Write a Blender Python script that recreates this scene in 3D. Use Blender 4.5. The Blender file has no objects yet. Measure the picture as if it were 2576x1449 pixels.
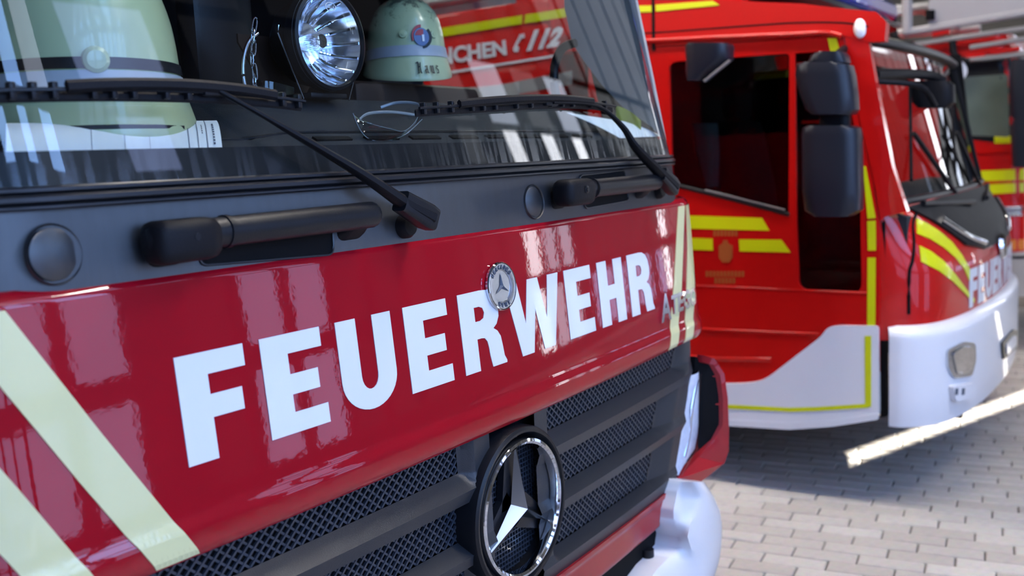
import bpy, bmesh, math, random
from mathutils import Vector, Matrix
from mathutils.bvhtree import BVHTree
random.seed(7)
scn = bpy.context.scene
COL = scn.collection

# ------------------------------------------------------------------ camera
FPX = 2491.26
YAW, PITCH, ROLL = (math.radians(a) for a in (34.01, 7.318, 2.708))
CAM = Vector((-1.956, -1.35, 1.70))
FW = Vector((math.cos(YAW)*math.cos(PITCH), math.sin(YAW)*math.cos(PITCH), -math.sin(PITCH)))
_r = FW.cross(Vector((0, 0, 1))).normalized(); _u = _r.cross(FW)
CR = _r*math.cos(ROLL) - _u*math.sin(ROLL)
CU = _r*math.sin(ROLL) + _u*math.cos(ROLL)
cd = bpy.data.cameras.new('camera'); cam = bpy.data.objects.new('camera', cd); COL.objects.link(cam)
cam.matrix_world = Matrix(((CR.x, CU.x, -FW.x, CAM.x), (CR.y, CU.y, -FW.y, CAM.y), (CR.z, CU.z, -FW.z, CAM.z), (0, 0, 0, 1)))
cd.sensor_width = 36.0; cd.lens = FPX*36/2576
cd.clip_start = 0.05; cd.clip_end = 200
cd.dof.use_dof = True; cd.dof.focus_distance = 2.2; cd.dof.aperture_fstop = 2.6
scn.camera = cam
# ------------------------------------------------------------------ world, sun, exposure
w = bpy.data.worlds.new('world'); scn.world = w; w.use_nodes = True
w.node_tree.nodes['Background'].inputs[0].default_value = (0.55, 0.7, 1.0, 1)
w.node_tree.nodes['Background'].inputs[1].default_value = 1.0
SUN_DIR = Vector((-0.942*math.cos(math.radians(13)), 0.335*math.cos(math.radians(13)), -math.sin(math.radians(13))))
sl = bpy.data.lights.new('sun', 'SUN'); so = bpy.data.objects.new('sun', sl); COL.objects.link(so)
sl.energy = 55.0; sl.angle = math.radians(0.3); sl.color = (1.0, 0.93, 0.82)
so.rotation_euler = SUN_DIR.to_track_quat('-Z', 'Y').to_euler(); so.location = (30, -12, 12)
WINDOW = 1.0            # brightness of the daylight in the gate panes
LAMP = 72.0             # brightness of the ceiling lamps
scn.view_settings.view_transform = 'Standard'
scn.view_settings.look = 'None'
scn.view_settings.gamma = 1.0
scn.view_settings.use_curve_mapping = False
scn.view_settings.exposure = 0.0
scn.cycles.use_denoising = True
scn.cycles.max_bounces = 10
scn.cycles.transparent_max_bounces = 16

# ------------------------------------------------------------------ pixels to rays
def ray(px, py): return FW*FPX + CR*(px-1288) - CU*(py-724.5)
def onx(px, py, X): d = ray(px, py); return CAM + d*((X-CAM.x)/d.x)
def ony(px, py, Y): d = ray(px, py); return CAM + d*((Y-CAM.y)/d.y)
def onz(px, py, Z): d = ray(px, py); return CAM + d*((Z-CAM.z)/d.z)
def pix(P):
    d = P-CAM; z = d.dot(FW)
    return (1288+FPX*d.dot(CR)/z, 724.5-FPX*d.dot(CU)/z) if z > .05 else (-1e6, -1e6)
def onsurf(px, py, fy, off=0.0):
    d = ray(px, py); t = (0.05-CAM.y)/d.y
    for _ in range(50):
        P = CAM+d*t; t = .5*t+.5*(fy(P.x, P.z)-off-CAM.y)/d.y
    return CAM+d*t

# ------------------------------------------------------------------ materials
MATS = {}
def nn(m, t, **kw):
    n = m.node_tree.nodes.new(t)
    for k, v in kw.items(): setattr(n, k, v)
    return n
def mat(name, col, rough=.5, metal=0., coat=0., bump=0., bscale=60., var=0.06, vscale=6., spec=.5, emit=0., stretch=None, coat_rough=.03):
    m = bpy.data.materials.new(name); m.use_nodes = True; nt = m.node_tree; L = nt.links.new
    b = nt.nodes['Principled BSDF']
    b.inputs['Roughness'].default_value = rough; b.inputs['Metallic'].default_value = metal
    b.inputs['Coat Weight'].default_value = coat; b.inputs['Coat Roughness'].default_value = coat_rough
    b.inputs['Specular IOR Level'].default_value = spec
    tc = nn(m, 'ShaderNodeTexCoord'); src = tc.outputs['Object']
    if stretch:
        mp = nn(m, 'ShaderNodeMapping'); mp.inputs['Scale'].default_value = stretch; L(src, mp.inputs[0]); src = mp.outputs[0]
    no = nn(m, 'ShaderNodeTexNoise'); no.inputs['Scale'].default_value = vscale; no.inputs['Detail'].default_value = 4; L(src, no.inputs['Vector'])
    mx = nn(m, 'ShaderNodeMix', data_type='RGBA')
    mx.inputs['A'].default_value = tuple(c*(1-var) for c in col[:3])+(1,)
    mx.inputs['B'].default_value = tuple(min(1, c*(1+var)) for c in col[:3])+(1,)
    L(no.outputs['Fac'], mx.inputs['Factor']); L(mx.outputs['Result'], b.inputs['Base Color'])
    if bump:
        n2 = nn(m, 'ShaderNodeTexNoise'); n2.inputs['Scale'].default_value = bscale; n2.inputs['Detail'].default_value = 2; L(src, n2.inputs['Vector'])
        bp = nn(m, 'ShaderNodeBump'); bp.inputs['Strength'].default_value = bump; bp.inputs['Distance'].default_value = .002
        L(n2.outputs['Fac'], bp.inputs['Height']); L(bp.outputs[0], b.inputs['Normal'])
        if coat: L(bp.outputs[0], b.inputs['Coat Normal'])
    if emit:
        b.inputs['Emission Color'].default_value = col[:3]+(1,); b.inputs['Emission Strength'].default_value = emit
    MATS[name] = m
    return m
def emis(name, col, s):
    m = bpy.data.materials.new(name); m.use_nodes = True; nt = m.node_tree; nt.nodes.clear()
    e = nn(m, 'ShaderNodeEmission'); o = nn(m, 'ShaderNodeOutputMaterial')
    tc = nn(m, 'ShaderNodeTexCoord'); no = nn(m, 'ShaderNodeTexNoise'); no.inputs['Scale'].default_value = 1.5
    nt.links.new(tc.outputs['Object'], no.inputs['Vector'])
    mr = nn(m, 'ShaderNodeMapRange'); mr.inputs['To Min'].default_value = s*.8; mr.inputs['To Max'].default_value = s*1.2
    nt.links.new(no.outputs['Fac'], mr.inputs['Value']); nt.links.new(mr.outputs[0], e.inputs['Strength'])
    e.inputs['Color'].default_value = col+(1,); nt.links.new(e.outputs[0], o.inputs[0])
    MATS[name] = m; return m
def glass(name, tint, ior=1.5, rough=.0, haze=None, boost=1.0):
    """thin pane: clear transmission plus Fresnel reflection, optionally with dried water streaks"""
    m = bpy.data.materials.new(name); m.use_nodes = True; nt = m.node_tree; nt.nodes.clear(); L = nt.links.new
    o = nn(m, 'ShaderNodeOutputMaterial'); t = nn(m, 'ShaderNodeBsdfTransparent'); g = nn(m, 'ShaderNodeBsdfGlossy')
    t.inputs[0].default_value = tint+(1,); g.inputs['Roughness'].default_value = rough
    ge = nn(m, 'ShaderNodeNewGeometry'); dt = nn(m, 'ShaderNodeVectorMath', operation='DOT_PRODUCT'); L(ge.outputs['Incoming'], dt.inputs[0]); L(ge.outputs['Normal'], dt.inputs[1])
    ab = nn(m, 'ShaderNodeMath', operation='ABSOLUTE'); L(dt.outputs['Value'], ab.inputs[0])
    iv = nn(m, 'ShaderNodeMath', operation='SUBTRACT', use_clamp=True); iv.inputs[0].default_value = 1.0; L(ab.outputs[0], iv.inputs[1])
    pw = nn(m, 'ShaderNodeMath', operation='POWER'); pw.inputs[1].default_value = 5.0; L(iv.outputs[0], pw.inputs[0])
    f0 = ((ior-1)/(ior+1))**2
    fr = nn(m, 'ShaderNodeMath', operation='MULTIPLY_ADD'); L(pw.outputs[0], fr.inputs[0]); fr.inputs[1].default_value = 1-f0; fr.inputs[2].default_value = f0
    mu = nn(m, 'ShaderNodeMath', operation='MULTIPLY', use_clamp=True); mu.inputs[1].default_value = boost; L(fr.outputs[0], mu.inputs[0])
    mx = nn(m, 'ShaderNodeMixShader'); L(mu.outputs[0], mx.inputs[0]); L(t.outputs[0], mx.inputs[1]); L(g.outputs[0], mx.inputs[2])
    out = mx.outputs[0]
    if haze:
        z0, z1 = haze
        tc = nn(m, 'ShaderNodeTexCoord'); mp = nn(m, 'ShaderNodeMapping'); mp.inputs['Scale'].default_value = (70, 10, 7); L(tc.outputs['Object'], mp.inputs[0])
        no = nn(m, 'ShaderNodeTexNoise'); no.inputs['Scale'].default_value = 1.0; no.inputs['Detail'].default_value = 5; L(mp.outputs[0], no.inputs['Vector'])
        sx = nn(m, 'ShaderNodeSeparateXYZ'); L(tc.outputs['Object'], sx.inputs[0])
        mz = nn(m, 'ShaderNodeMapRange'); mz.inputs['From Min'].default_value = z1; mz.inputs['From Max'].default_value = z0; L(sx.outputs['Z'], mz.inputs['Value'])
        rp = nn(m, 'ShaderNodeMapRange'); rp.inputs['From Min'].default_value = .47; rp.inputs['From Max'].default_value = .56; L(no.outputs['Fac'], rp.inputs['Value'])
        m2 = nn(m, 'ShaderNodeMath', operation='MULTIPLY'); L(mz.outputs[0], m2.inputs[0]); L(rp.outputs[0], m2.inputs[1])
        mr = nn(m, 'ShaderNodeMapRange'); mr.inputs['From Min'].default_value = -.25; mr.inputs['From Max'].default_value = .35; mr.inputs['To Min'].default_value = .06; mr.inputs['To Max'].default_value = .34; L(sx.outputs['X'], mr.inputs['Value'])
        m3 = nn(m, 'ShaderNodeMath', operation='MULTIPLY'); L(m2.outputs[0], m3.inputs[0]); L(mr.outputs[0], m3.inputs[1])
        d = nn(m, 'ShaderNodeBsdfGlossy'); d.inputs['Roughness'].default_value = .28; d.inputs['Color'].default_value = (.75, .8, .85, 1)
        m4 = nn(m, 'ShaderNodeMixShader'); L(m3.outputs[0], m4.inputs[0]); L(out, m4.inputs[1]); L(d.outputs[0], m4.inputs[2]); out = m4.outputs[0]
    L(out, o.inputs[0]); MATS[name] = m; return m

mat('red', (.33, .003, .012), .35, coat=1, spec=.04, bump=.045, bscale=45, var=.04)
mat('red_low', (.36, .012, .018), .45, coat=.6, spec=.2, bump=.05, var=.06)
mat('red2', (.55, .005, .004), .35, coat=.7, spec=.2, bump=.03, var=.04)
mat('white', (.90, .90, .92), .35, coat=.5, var=.02)
mat('decal_white', (.80, .82, .86), .3, coat=.3, bump=.03, var=.01)
mat('pale', (.72, .70, .36), .3, coat=.5, bump=.03, var=.03)
mat('yellow', (.72, .76, .004), .35, coat=.3, var=.03)
mat('gold', (.42, .10, .02), .4, var=.1)
mat('black', (.009, .010, .013), .33, spec=0.28, bump=.15, bscale=300, var=.2)
mat('cowl', (.012, .015, .020), .30, spec=1.0, bump=.25, bscale=420, var=.75, vscale=9, stretch=(9, 1, 1.0))
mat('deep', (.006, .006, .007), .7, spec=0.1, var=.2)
mat('rubber', (.008, .008, .010), .5, spec=0.15, var=.2, bump=.2, bscale=200)
mat('seal', (.012, .014, .018), .28, var=.2, vscale=30)
mat('grille', (.024, .027, .033), .36, spec=.45, bump=.25, bscale=500, var=.08)
mat('mesh', (.030, .038, .055), .34, spec=.5, var=.1)
mat('chrome', (.86, .88, .9), .045, metal=1, var=.01)
mat('chrome_star', (.88, .9, .93), .14, metal=1, var=.01)
mat('reflector', (.9, .93, .98), .16, metal=1, var=.02, bump=.25, bscale=25)
mat('chrome_soft', (.62, .65, .70), .22, metal=1, var=.03, bump=.1, bscale=900)
mat('steel', (.55, .58, .62), .25, metal=1, var=.08)
mat('alu', (.30, .30, .31), .45, metal=.5, var=.06)
mat('grey_panel', (.40, .39, .40), .5, var=.04)
mat('helmet', (.50, .58, .33), .28, coat=.5, var=.05, vscale=9)
mat('reflect', (.42, .46, .50), .4, var=.1, vscale=30)
mat('dash', (.030, .034, .040), .75, spec=0.2, bump=.5, bscale=600, var=.1)
mat('cloth', (.012, .013, .016), .85, spec=0.15, bump=.4, bscale=400, var=.2)
mat('pillar', (.34, .34, .33), .6, var=.08)
mat('paper', (.80, .86, .88), .6, var=.03)
mat('ink', (.08, .10, .14), .6)
mat('mirror_housing', (.010, .013, .022), .36, spec=0.4, bump=.2, bscale=300, var=.08)
mat('tyre', (.014, .014, .015), .8, bump=.4, bscale=80, var=.2)
mat('blue', (.005, .04, .55), .15, coat=1, var=.05)
mat('orange', (.75, .22, .02), .4, var=.05)
mat('wall', (.10, .098, .095), .8, bump=.2, bscale=20, var=.06)
mat('ceiling', (.10, .10, .10), .85, var=.05)
mat('gate', (.055, .058, .062), .5, var=.08)
mat('mortar', (.16, .145, .13), .9, bump=.5, bscale=120, var=.2)
mat('print_red', (.45, .02, .03), .4); mat('print_blue', (.10, .16, .35), .35)
mat('lamp_white', (.66, .70, .80), .25, metal=.0, bump=.8, bscale=90, var=.25, vscale=40)
mat('lamp_body', (.6, .6, .6), .5)
mat('reflected_hivis', (.45, .5, .02), .7, var=.15)
mat('teal', (.25, .42, .46), .7, var=.1)
mat('clear_edge', (.30, .34, .38), .2, coat=.5)
mat('brown', (.035, .022, .018), .5, spec=0.15, var=.15)
emis('day_sky', (2.8, 5.0, 10.0), WINDOW)        # open sky
emis('day_white', (8.0, 8.2, 8.8), WINDOW)      # sunlit yard
emis('day_blue', (1.4, 1.75, 3.1), WINDOW)       # shaded facade opposite
emis('day_pale', (2.6, 2.9, 3.6), WINDOW)
emis('day_haze', (.50, .52, .56), WINDOW)     # even grey glow, set for grey reflections in the windscreens
emis('day_dim', (.09, .09, .10), WINDOW)        # trees and walls
emis('tube', (1.0, .93, .85), LAMP)
glass('windshield_glass', (.82, .88, .89), 1.52, 0.0, haze=(1.69, 1.80), boost=1.6)
glass('window_glass', (.72, .76, .76), 1.5, 0.0)
glass('dark_glass', (.40, .42, .43), 1.5, .01)
glass('lens', (.93, .96, 1.0), 1.5, .0, boost=1.3)
glass('goggle', (.96, .98, .98), 1.5, .02, boost=1.2)
glass('lamp_lens', (.95, .97, 1.0), 1.5, .12, boost=.7)
def brick_mat():
    m = bpy.data.materials.new('brick'); m.use_nodes = True; nt = m.node_tree; L = nt.links.new; b = nt.nodes['Principled BSDF']
    oi = nn(m, 'ShaderNodeObjectInfo'); ge = nn(m, 'ShaderNodeNewGeometry')
    ad = nn(m, 'ShaderNodeMath', operation='ADD'); L(oi.outputs['Random'], ad.inputs[0]); L(ge.outputs['Random Per Island'], ad.inputs[1])
    fr = nn(m, 'ShaderNodeMath', operation='FRACT'); L(ad.outputs[0], fr.inputs[0])
    tc = nn(m, 'ShaderNodeTexCoord'); no = nn(m, 'ShaderNodeTexNoise'); no.inputs['Scale'].default_value = 30; no.inputs['Detail'].default_value = 6; L(tc.outputs['Object'], no.inputs['Vector'])
    cr = nn(m, 'ShaderNodeValToRGB'); cr.color_ramp.elements[0].color = (.44, .385, .33, 1); cr.color_ramp.elements[1].color = (.56, .51, .45, 1); L(fr.outputs[0], cr.inputs[0])
    mx = nn(m, 'ShaderNodeMix', data_type='RGBA', blend_type='MULTIPLY'); mx.inputs['Factor'].default_value = .35
    L(cr.outputs[0], mx.inputs['A']); L(no.outputs['Color'], mx.inputs['B']); 
    hs = nn(m, 'ShaderNodeHueSaturation'); hs.inputs['Saturation'].default_value = .75; hs.inputs['Value'].default_value = 1.25; L(mx.outputs['Result'], hs.inputs['Color']); L(hs.outputs[0], b.inputs['Base Color'])
    b.inputs['Roughness'].default_value = .7; b.inputs['Specular IOR Level'].default_value = .3
    bp = nn(m, 'ShaderNodeBump'); bp.inputs['Strength'].default_value = .3; bp.inputs['Distance'].default_value = .003; L(no.outputs['Fac'], bp.inputs['Height']); L(bp.outputs[0], b.inputs['Normal'])
    MATS['brick'] = m
brick_mat()
def scuffed():
    m = MATS['helmet'].copy(); m.name = 'helmet_scuffed'; nt = m.node_tree; L = nt.links.new; b = nt.nodes['Principled BSDF']
    src = b.inputs['Base Color'].links[0].from_socket
    tc = nn(m, 'ShaderNodeTexCoord'); no = nn(m, 'ShaderNodeTexNoise'); no.inputs['Scale'].default_value = 26; no.inputs['Detail'].default_value = 8; no.inputs['Roughness'].default_value = .75; L(tc.outputs['Object'], no.inputs['Vector'])
    sx = nn(m, 'ShaderNodeSeparateXYZ'); L(tc.outputs['Object'], sx.inputs[0])
    mz = nn(m, 'ShaderNodeMapRange'); mz.inputs['From Min'].default_value = .10; mz.inputs['From Max'].default_value = .22; mz.inputs['To Min'].default_value = -.16; mz.inputs['To Max'].default_value = .06; L(sx.outputs['Z'], mz.inputs['Value'])
    ad = nn(m, 'ShaderNodeMath', operation='ADD'); L(no.outputs['Fac'], ad.inputs[0]); L(mz.outputs[0], ad.inputs[1])
    rp = nn(m, 'ShaderNodeMapRange'); rp.inputs['From Min'].default_value = .5; rp.inputs['From Max'].default_value = .62; rp.inputs['To Max'].default_value = .85; L(ad.outputs[0], rp.inputs['Value'])
    mx = nn(m, 'ShaderNodeMix', data_type='RGBA'); L(rp.outputs[0], mx.inputs['Factor']); L(src, mx.inputs['A']); mx.inputs['B'].default_value = (.03, .035, .03, 1)
    L(mx.outputs['Result'], b.inputs['Base Color']); MATS['helmet_scuffed'] = m
scuffed()

# ------------------------------------------------------------------ builders
def link(name, me, m, parent=None, smooth=False):
    me.name = name
    o = bpy.data.objects.new(name, me); COL.objects.link(o)
    if m: me.materials.append(MATS[m])
    if parent: o.parent = parent; o.matrix_parent_inverse = world_of(parent).inverted()
    if smooth:
        for p in me.polygons: p.use_smooth = True
    return o
def world_of(o):
    mw = Matrix.LocRotScale(o.location, o.rotation_euler, o.scale)
    return (world_of(o.parent) @ o.matrix_parent_inverse @ mw) if o.parent else mw
def tomesh(bm, recalc=True):
    if recalc: bmesh.ops.recalc_face_normals(bm, faces=bm.faces)
    me = bpy.data.meshes.new('m'); bm.to_mesh(me); bm.free(); return me
def thing(name, label, cat, loc, group=None):
    o = bpy.data.objects.new(name, None); COL.objects.link(o); o.location = loc; o.empty_display_size = .1
    o['label'] = label; o['category'] = cat
    if group: o['group'] = group
    return o
def tag(o, label, cat, group=None):
    o['label'] = label; o['category'] = cat
    if group: o['group'] = group
    return o
def struct(o): o['kind'] = 'structure'; return o
def autosmooth(o, deg=35):
    me = o.data
    for p in me.polygons: p.use_smooth = True
    bm = bmesh.new(); bm.from_mesh(me)
    for e in bm.edges:
        if len(e.link_faces) == 2 and e.calc_face_angle(0) > math.radians(deg): e.smooth = False
    bm.to_mesh(me); bm.free(); return o
def surf(name, fn, us, vs, m, parent, thick=0., smooth=True, off=(0, 1, 0)):
    """grid surface fn(u,v)->Vector; thick pushes a back skin along off and closes the rim"""
    V = [Vector(fn(u, v)) for v in vs for u in us]; nu, nv = len(us), len(vs); F = []
    for j in range(nv-1):
        for i in range(nu-1): F.append((j*nu+i, j*nu+i+1, (j+1)*nu+i+1, (j+1)*nu+i))
    if thick:
        n = len(V); V += [p+Vector(off)*thick for p in V]
        F += [tuple(reversed([q+n for q in f])) for f in F]
        rim = [i for i in range(nu)]+[j*nu+nu-1 for j in range(1, nv)]+[(nv-1)*nu+i for i in range(nu-2, -1, -1)]+[j*nu for j in range(nv-2, 0, -1)]
        for a, b in zip(rim, rim[1:]+rim[:1]): F.append((b, a, a+n, b+n))
    me = bpy.data.meshes.new(name); me.from_pydata([tuple(p) for p in V], [], F)
    o = link(name, me, m, parent)
    if thick:
        bm = bmesh.new(); bm.from_mesh(me); bmesh.ops.recalc_face_normals(bm, faces=bm.faces); bm.to_mesh(me); bm.free()
    if smooth: autosmooth(o, 40)
    return o
def lin(a, b, n): return [a+(b-a)*i/(n-1) for i in range(n)]
def fill(outlines):
    cu = bpy.data.curves.new('t', 'CURVE'); cu.dimensions = '2D'; cu.fill_mode = 'BOTH'
    for o in outlines:
        s = cu.splines.new('POLY'); s.points.add(len(o)-1); s.use_cyclic_u = True
        for p, q in zip(s.points, o): p.co = (q[0], q[1], 0, 1)
    ob = bpy.data.objects.new('t', cu); me = ob.to_mesh()
    V = [(v.co.x, v.co.y) for v in me.vertices]; F = [tuple(p.vertices) for p in me.polygons]
    ob.to_mesh_clear(); bpy.data.objects.remove(ob); bpy.data.curves.remove(cu)
    return V, F
def text2d(s, size=1., bold=0., shear=0., space=1.):
    cu = bpy.data.curves.new('t', 'FONT'); cu.body = s; cu.size = size; cu.offset = bold; cu.shear = shear; cu.space_character = space; cu.resolution_u = 3
    ob = bpy.data.objects.new('t', cu); COL.objects.link(ob)
    dg = bpy.context.evaluated_depsgraph_get(); me = bpy.data.meshes.new_from_object(ob.evaluated_get(dg))
    V = [(v.co.x, v.co.y) for v in me.vertices]; F = [tuple(p.vertices) for p in me.polygons]
    bpy.data.objects.remove(ob); bpy.data.curves.remove(cu); bpy.data.meshes.remove(me)
    x0 = min(v[0] for v in V); x1 = max(v[0] for v in V); y0 = min(v[1] for v in V); y1 = max(v[1] for v in V)
    return [((v[0]-x0)/(x1-x0), (v[1]-y0)/(y1-y0)) for v in V], F      # unit box
def dense(V, F, maxlen):
    bm = bmesh.new(); vs = [bm.verts.new((a, b, 0)) for a, b in V]
    for f in F:
        try: bm.faces.new([vs[i] for i in f])
        except ValueError: pass
    bmesh.ops.remove_doubles(bm, verts=bm.verts, dist=1e-7)
    bmesh.ops.triangulate(bm, faces=bm.faces)
    for _ in range(7):
        ed = [e for e in bm.edges if e.calc_length() > maxlen]
        if not ed: break
        bmesh.ops.subdivide_edges(bm, edges=ed, cuts=1); bmesh.ops.triangulate(bm, faces=[f for f in bm.faces if len(f.verts) > 3])
    bm.verts.index_update()
    r = [(v.co.x, v.co.y) for v in bm.verts], [tuple(v.index for v in f.verts) for f in bm.faces]
    bm.free(); return r
def slab(name, VF, mp, h0, h1, m, parent, maxlen=None, smooth=0):
    V, F = dense(*VF, maxlen or 1e9)
    n = len(V); P = [mp(a, b, h1) for a, b in V]+[mp(a, b, h0) for a, b in V]
    cnt = {}
    for f in F:
        for a, b in zip(f, f[1:]+f[:1]): cnt.setdefault((min(a, b), max(a, b)), []).append((a, b))
    G = list(F)+[tuple(reversed([i+n for i in f])) for f in F]
    for k, e in cnt.items():
        if len(e) == 1: a, b = e[0]; G.append((b, a, a+n, b+n))
    me = bpy.data.meshes.new(name); me.from_pydata([tuple(p) for p in P], [], G)
    bm = bmesh.new(); bm.from_mesh(me); bmesh.ops.recalc_face_normals(bm, faces=bm.faces); bm.to_mesh(me); bm.free()
    o = link(name, me, m, parent)
    if smooth: autosmooth(o, smooth)
    return o
def bvh_of(*objs):
    V = []; F = []
    for o in objs:
        mw = world_of(o); n = len(V)
        V += [mw@v.co for v in o.data.vertices]; F += [tuple(i+n for i in p.vertices) for p in o.data.polygons]
    return BVHTree.FromPolygons(V, F)
def pxmap(bvh):
    def f(a, b, h):
        d = ray(a, b).normalized(); loc, nor, i, t = bvh.ray_cast(CAM, d)
        if loc is None:
            best = min((bvh.find_nearest(CAM+d*(k*.15+1.0)) for k in range(50)), key=lambda r: r[3])
            loc, nor = best[0], best[1]
        if nor.dot(d) > 0: nor = -nor
        return loc+nor*h
    return f
def rrect(x0, y0, x1, y1, r, n=5):
    o = []
    for cx, cy, a in ((x1-r, y1-r, 0), (x0+r, y1-r, 90), (x0+r, y0+r, 180), (x1-r, y0+r, 270)):
        for i in range(n+1): t = math.radians(a+90*i/n); o.append((cx+r*math.cos(t), cy+r*math.sin(t)))
    return o
def roundpoly(pts, r, n=5):
    o = []
    N = len(pts)
    for i in range(N):
        p0, p1, p2 = Vector(pts[i-1]), Vector(pts[i]), Vector(pts[(i+1) % N])
        rr = r[i] if isinstance(r, (list, tuple)) else r
        a = p1+(p0-p1).normalized()*min(rr, (p0-p1).length*.49); c = p1+(p2-p1).normalized()*min(rr, (p2-p1).length*.49)
        for k in range(n+1):
            t = k/n; q = a*(1-t)**2+p1*2*t*(1-t)+c*t*t; o.append((q.x, q.y))
    return o
def tube(name, pts, rad, m, parent, n=10, cap=True, flat=None, smooth=True, up=(0, 0, 1)):
    """swept tube; flat=(w,h) multiplies the radius across / up"""
    pts = [Vector(p) for p in pts]; rads = rad if isinstance(rad, (list, tuple)) else [rad]*len(pts)
    V = []; F = []; up = Vector(up)
    fl = flat or (1, 1)
    for i, p in enumerate(pts):
        t = (pts[min(i+1, len(pts)-1)]-pts[max(i-1, 0)]).normalized()
        a = t.cross(up)
        if a.length < 1e-4: a = t.cross(Vector((1, 0, 0)))
        a.normalize(); b = a.cross(t).normalized()
        for k in range(n):
            q = 2*math.pi*(k+.5)/n; V.append(p+a*math.cos(q)*rads[i]*fl[0]+b*math.sin(q)*rads[i]*fl[1])
    for i in range(len(pts)-1):
        for k in range(n): F.append((i*n+k, i*n+(k+1) % n, (i+1)*n+(k+1) % n, (i+1)*n+k))
    if cap: F.append(tuple(range(n))[::-1]); F.append(tuple((len(pts)-1)*n+k for k in range(n)))
    me = bpy.data.meshes.new(name); me.from_pydata([tuple(v) for v in V], [], F)
    bm = bmesh.new(); bm.from_mesh(me); bmesh.ops.recalc_face_normals(bm, faces=bm.faces); bm.to_mesh(me); bm.free()
    o = link(name, me, m, parent)
    if smooth: autosmooth(o, 50 if n > 6 else 30)
    return o
def smoothpath(pts, k=6):
    pts = [Vector(p) for p in pts]; o = []
    for i in range(len(pts)-1):
        p0, p1, p2, p3 = pts[max(i-1, 0)], pts[i], pts[i+1], pts[min(i+2, len(pts)-1)]
        for j in range(k):
            t = j/k; o.append(.5*((2*p1)+(p2-p0)*t+(2*p0-5*p1+4*p2-p3)*t*t+(3*p1-p0-3*p2+p3)*t**3))
    return o+[pts[-1]]
def lathe(name, prof, origin, axis, m, parent, n=48, scale=(1, 1), xdir=None, close=False):
    """revolve (r,h) pairs around axis"""
    ax = Vector(axis).normalized(); a = (Vector(xdir) if xdir else (Vector((1, 0, 0)) if abs(ax.x) < .9 else Vector((0, 0, 1)))); a = (a-ax*a.dot(ax)).normalized(); b = ax.cross(a)
    V = []; F = []; O = Vector(origin)
    for r, h in prof:
        for k in range(n):
            q = 2*math.pi*k/n; V.append(O+ax*h+a*r*math.cos(q)*scale[0]+b*r*math.sin(q)*scale[1])
    for i in range(len(prof)-1):
        for k in range(n): F.append((i*n+k, i*n+(k+1) % n, (i+1)*n+(k+1) % n, (i+1)*n+k))
    if close:
        for k in range(n): F.append(((len(prof)-1)*n+k, (len(prof)-1)*n+(k+1) % n, (k+1) % n, k))
    bm = bmesh.new(); vs = [bm.verts.new(v) for v in V]
    for f in F: bm.faces.new([vs[i] for i in f])
    bmesh.ops.remove_doubles(bm, verts=bm.verts, dist=1e-6)
    o = link(name, tomesh(bm), m, parent); return autosmooth(o, 35)
def box(name, c, s, m, parent=None, bev=.0, rot=None, seg=2):
    bm = bmesh.new(); bmesh.ops.create_cube(bm, size=1)
    for v in bm.verts: v.co = Vector((v.co.x*s[0], v.co.y*s[1], v.co.z*s[2]))
    if bev: bmesh.ops.bevel(bm, geom=bm.edges[:], offset=bev, segments=seg, affect='EDGES', profile=.5)
    R = rot.to_matrix() if rot else Matrix.Identity(3)
    for v in bm.verts: v.co = R@v.co+Vector(c)
    o = link(name, tomesh(bm), m, parent)
    return autosmooth(o, 40) if bev else o
def loft(name, rings, m, parent, cap=True, deg=40):
    n = len(rings[0]); V = [tuple(p) for r in rings for p in r]; F = []
    for i in range(len(rings)-1):
        for k in range(n): F.append((i*n+k, i*n+(k+1) % n, (i+1)*n+(k+1) % n, (i+1)*n+k))
    if cap: F += [tuple(range(n)), tuple((len(rings)-1)*n+k for k in range(n))]
    me = bpy.data.meshes.new(name); me.from_pydata(V, [], F)
    bm = bmesh.new(); bm.from_mesh(me); bmesh.ops.recalc_face_normals(bm, faces=bm.faces); bm.to_mesh(me); bm.free()
    return autosmooth(link(name, me, m, parent), deg)

# ================================================================== THE HALL
HX0, HX1, HY0, HY1, HZ = -7.0, 22.0, -5.0, 14.0, 9.5
fl = struct(box('floor', ((HX0+HX1)/2, (HY0+HY1)/2, -.11), (HX1-HX0, HY1-HY0, .2), 'mortar'))
ceil_ = struct(box('ceiling', ((HX0+HX1)/2, (HY0+HY1)/2, HZ+.1), (HX1-HX0+.4, HY1-HY0+.4, .2), 'ceiling'))
struct(box('wall_back', ((HX0+HX1)/2, HY1+.1, HZ/2), (HX1-HX0+.4, .2, HZ), 'wall'))
struct(box('wall_left', (HX0-.1, (HY0+HY1)/2, HZ/2), (.2, HY1-HY0, HZ), 'wall'))
struct(box('wall_right', (HX1+.1, (HY0+HY1)/2, HZ/2), (.2, HY1-HY0, HZ), 'wall'))
BAYS = [3.95*k for k in range(-1, 6)]
COLS = [-1.45+.58*i for i in range(6)]
UCOLS = [-1.3, 0, 1.3]
ROWS = [(.2, .95), (1.15, 1.9), (2.1, 2.85), (3.05, 3.8)]
def frontmap(a, b, h): return Vector((a, HY0-h, b))
holes = [[(HX0-.2, 0), (HX1+.2, 0), (HX1+.2, HZ), (HX0-.2, HZ)]]
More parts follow.
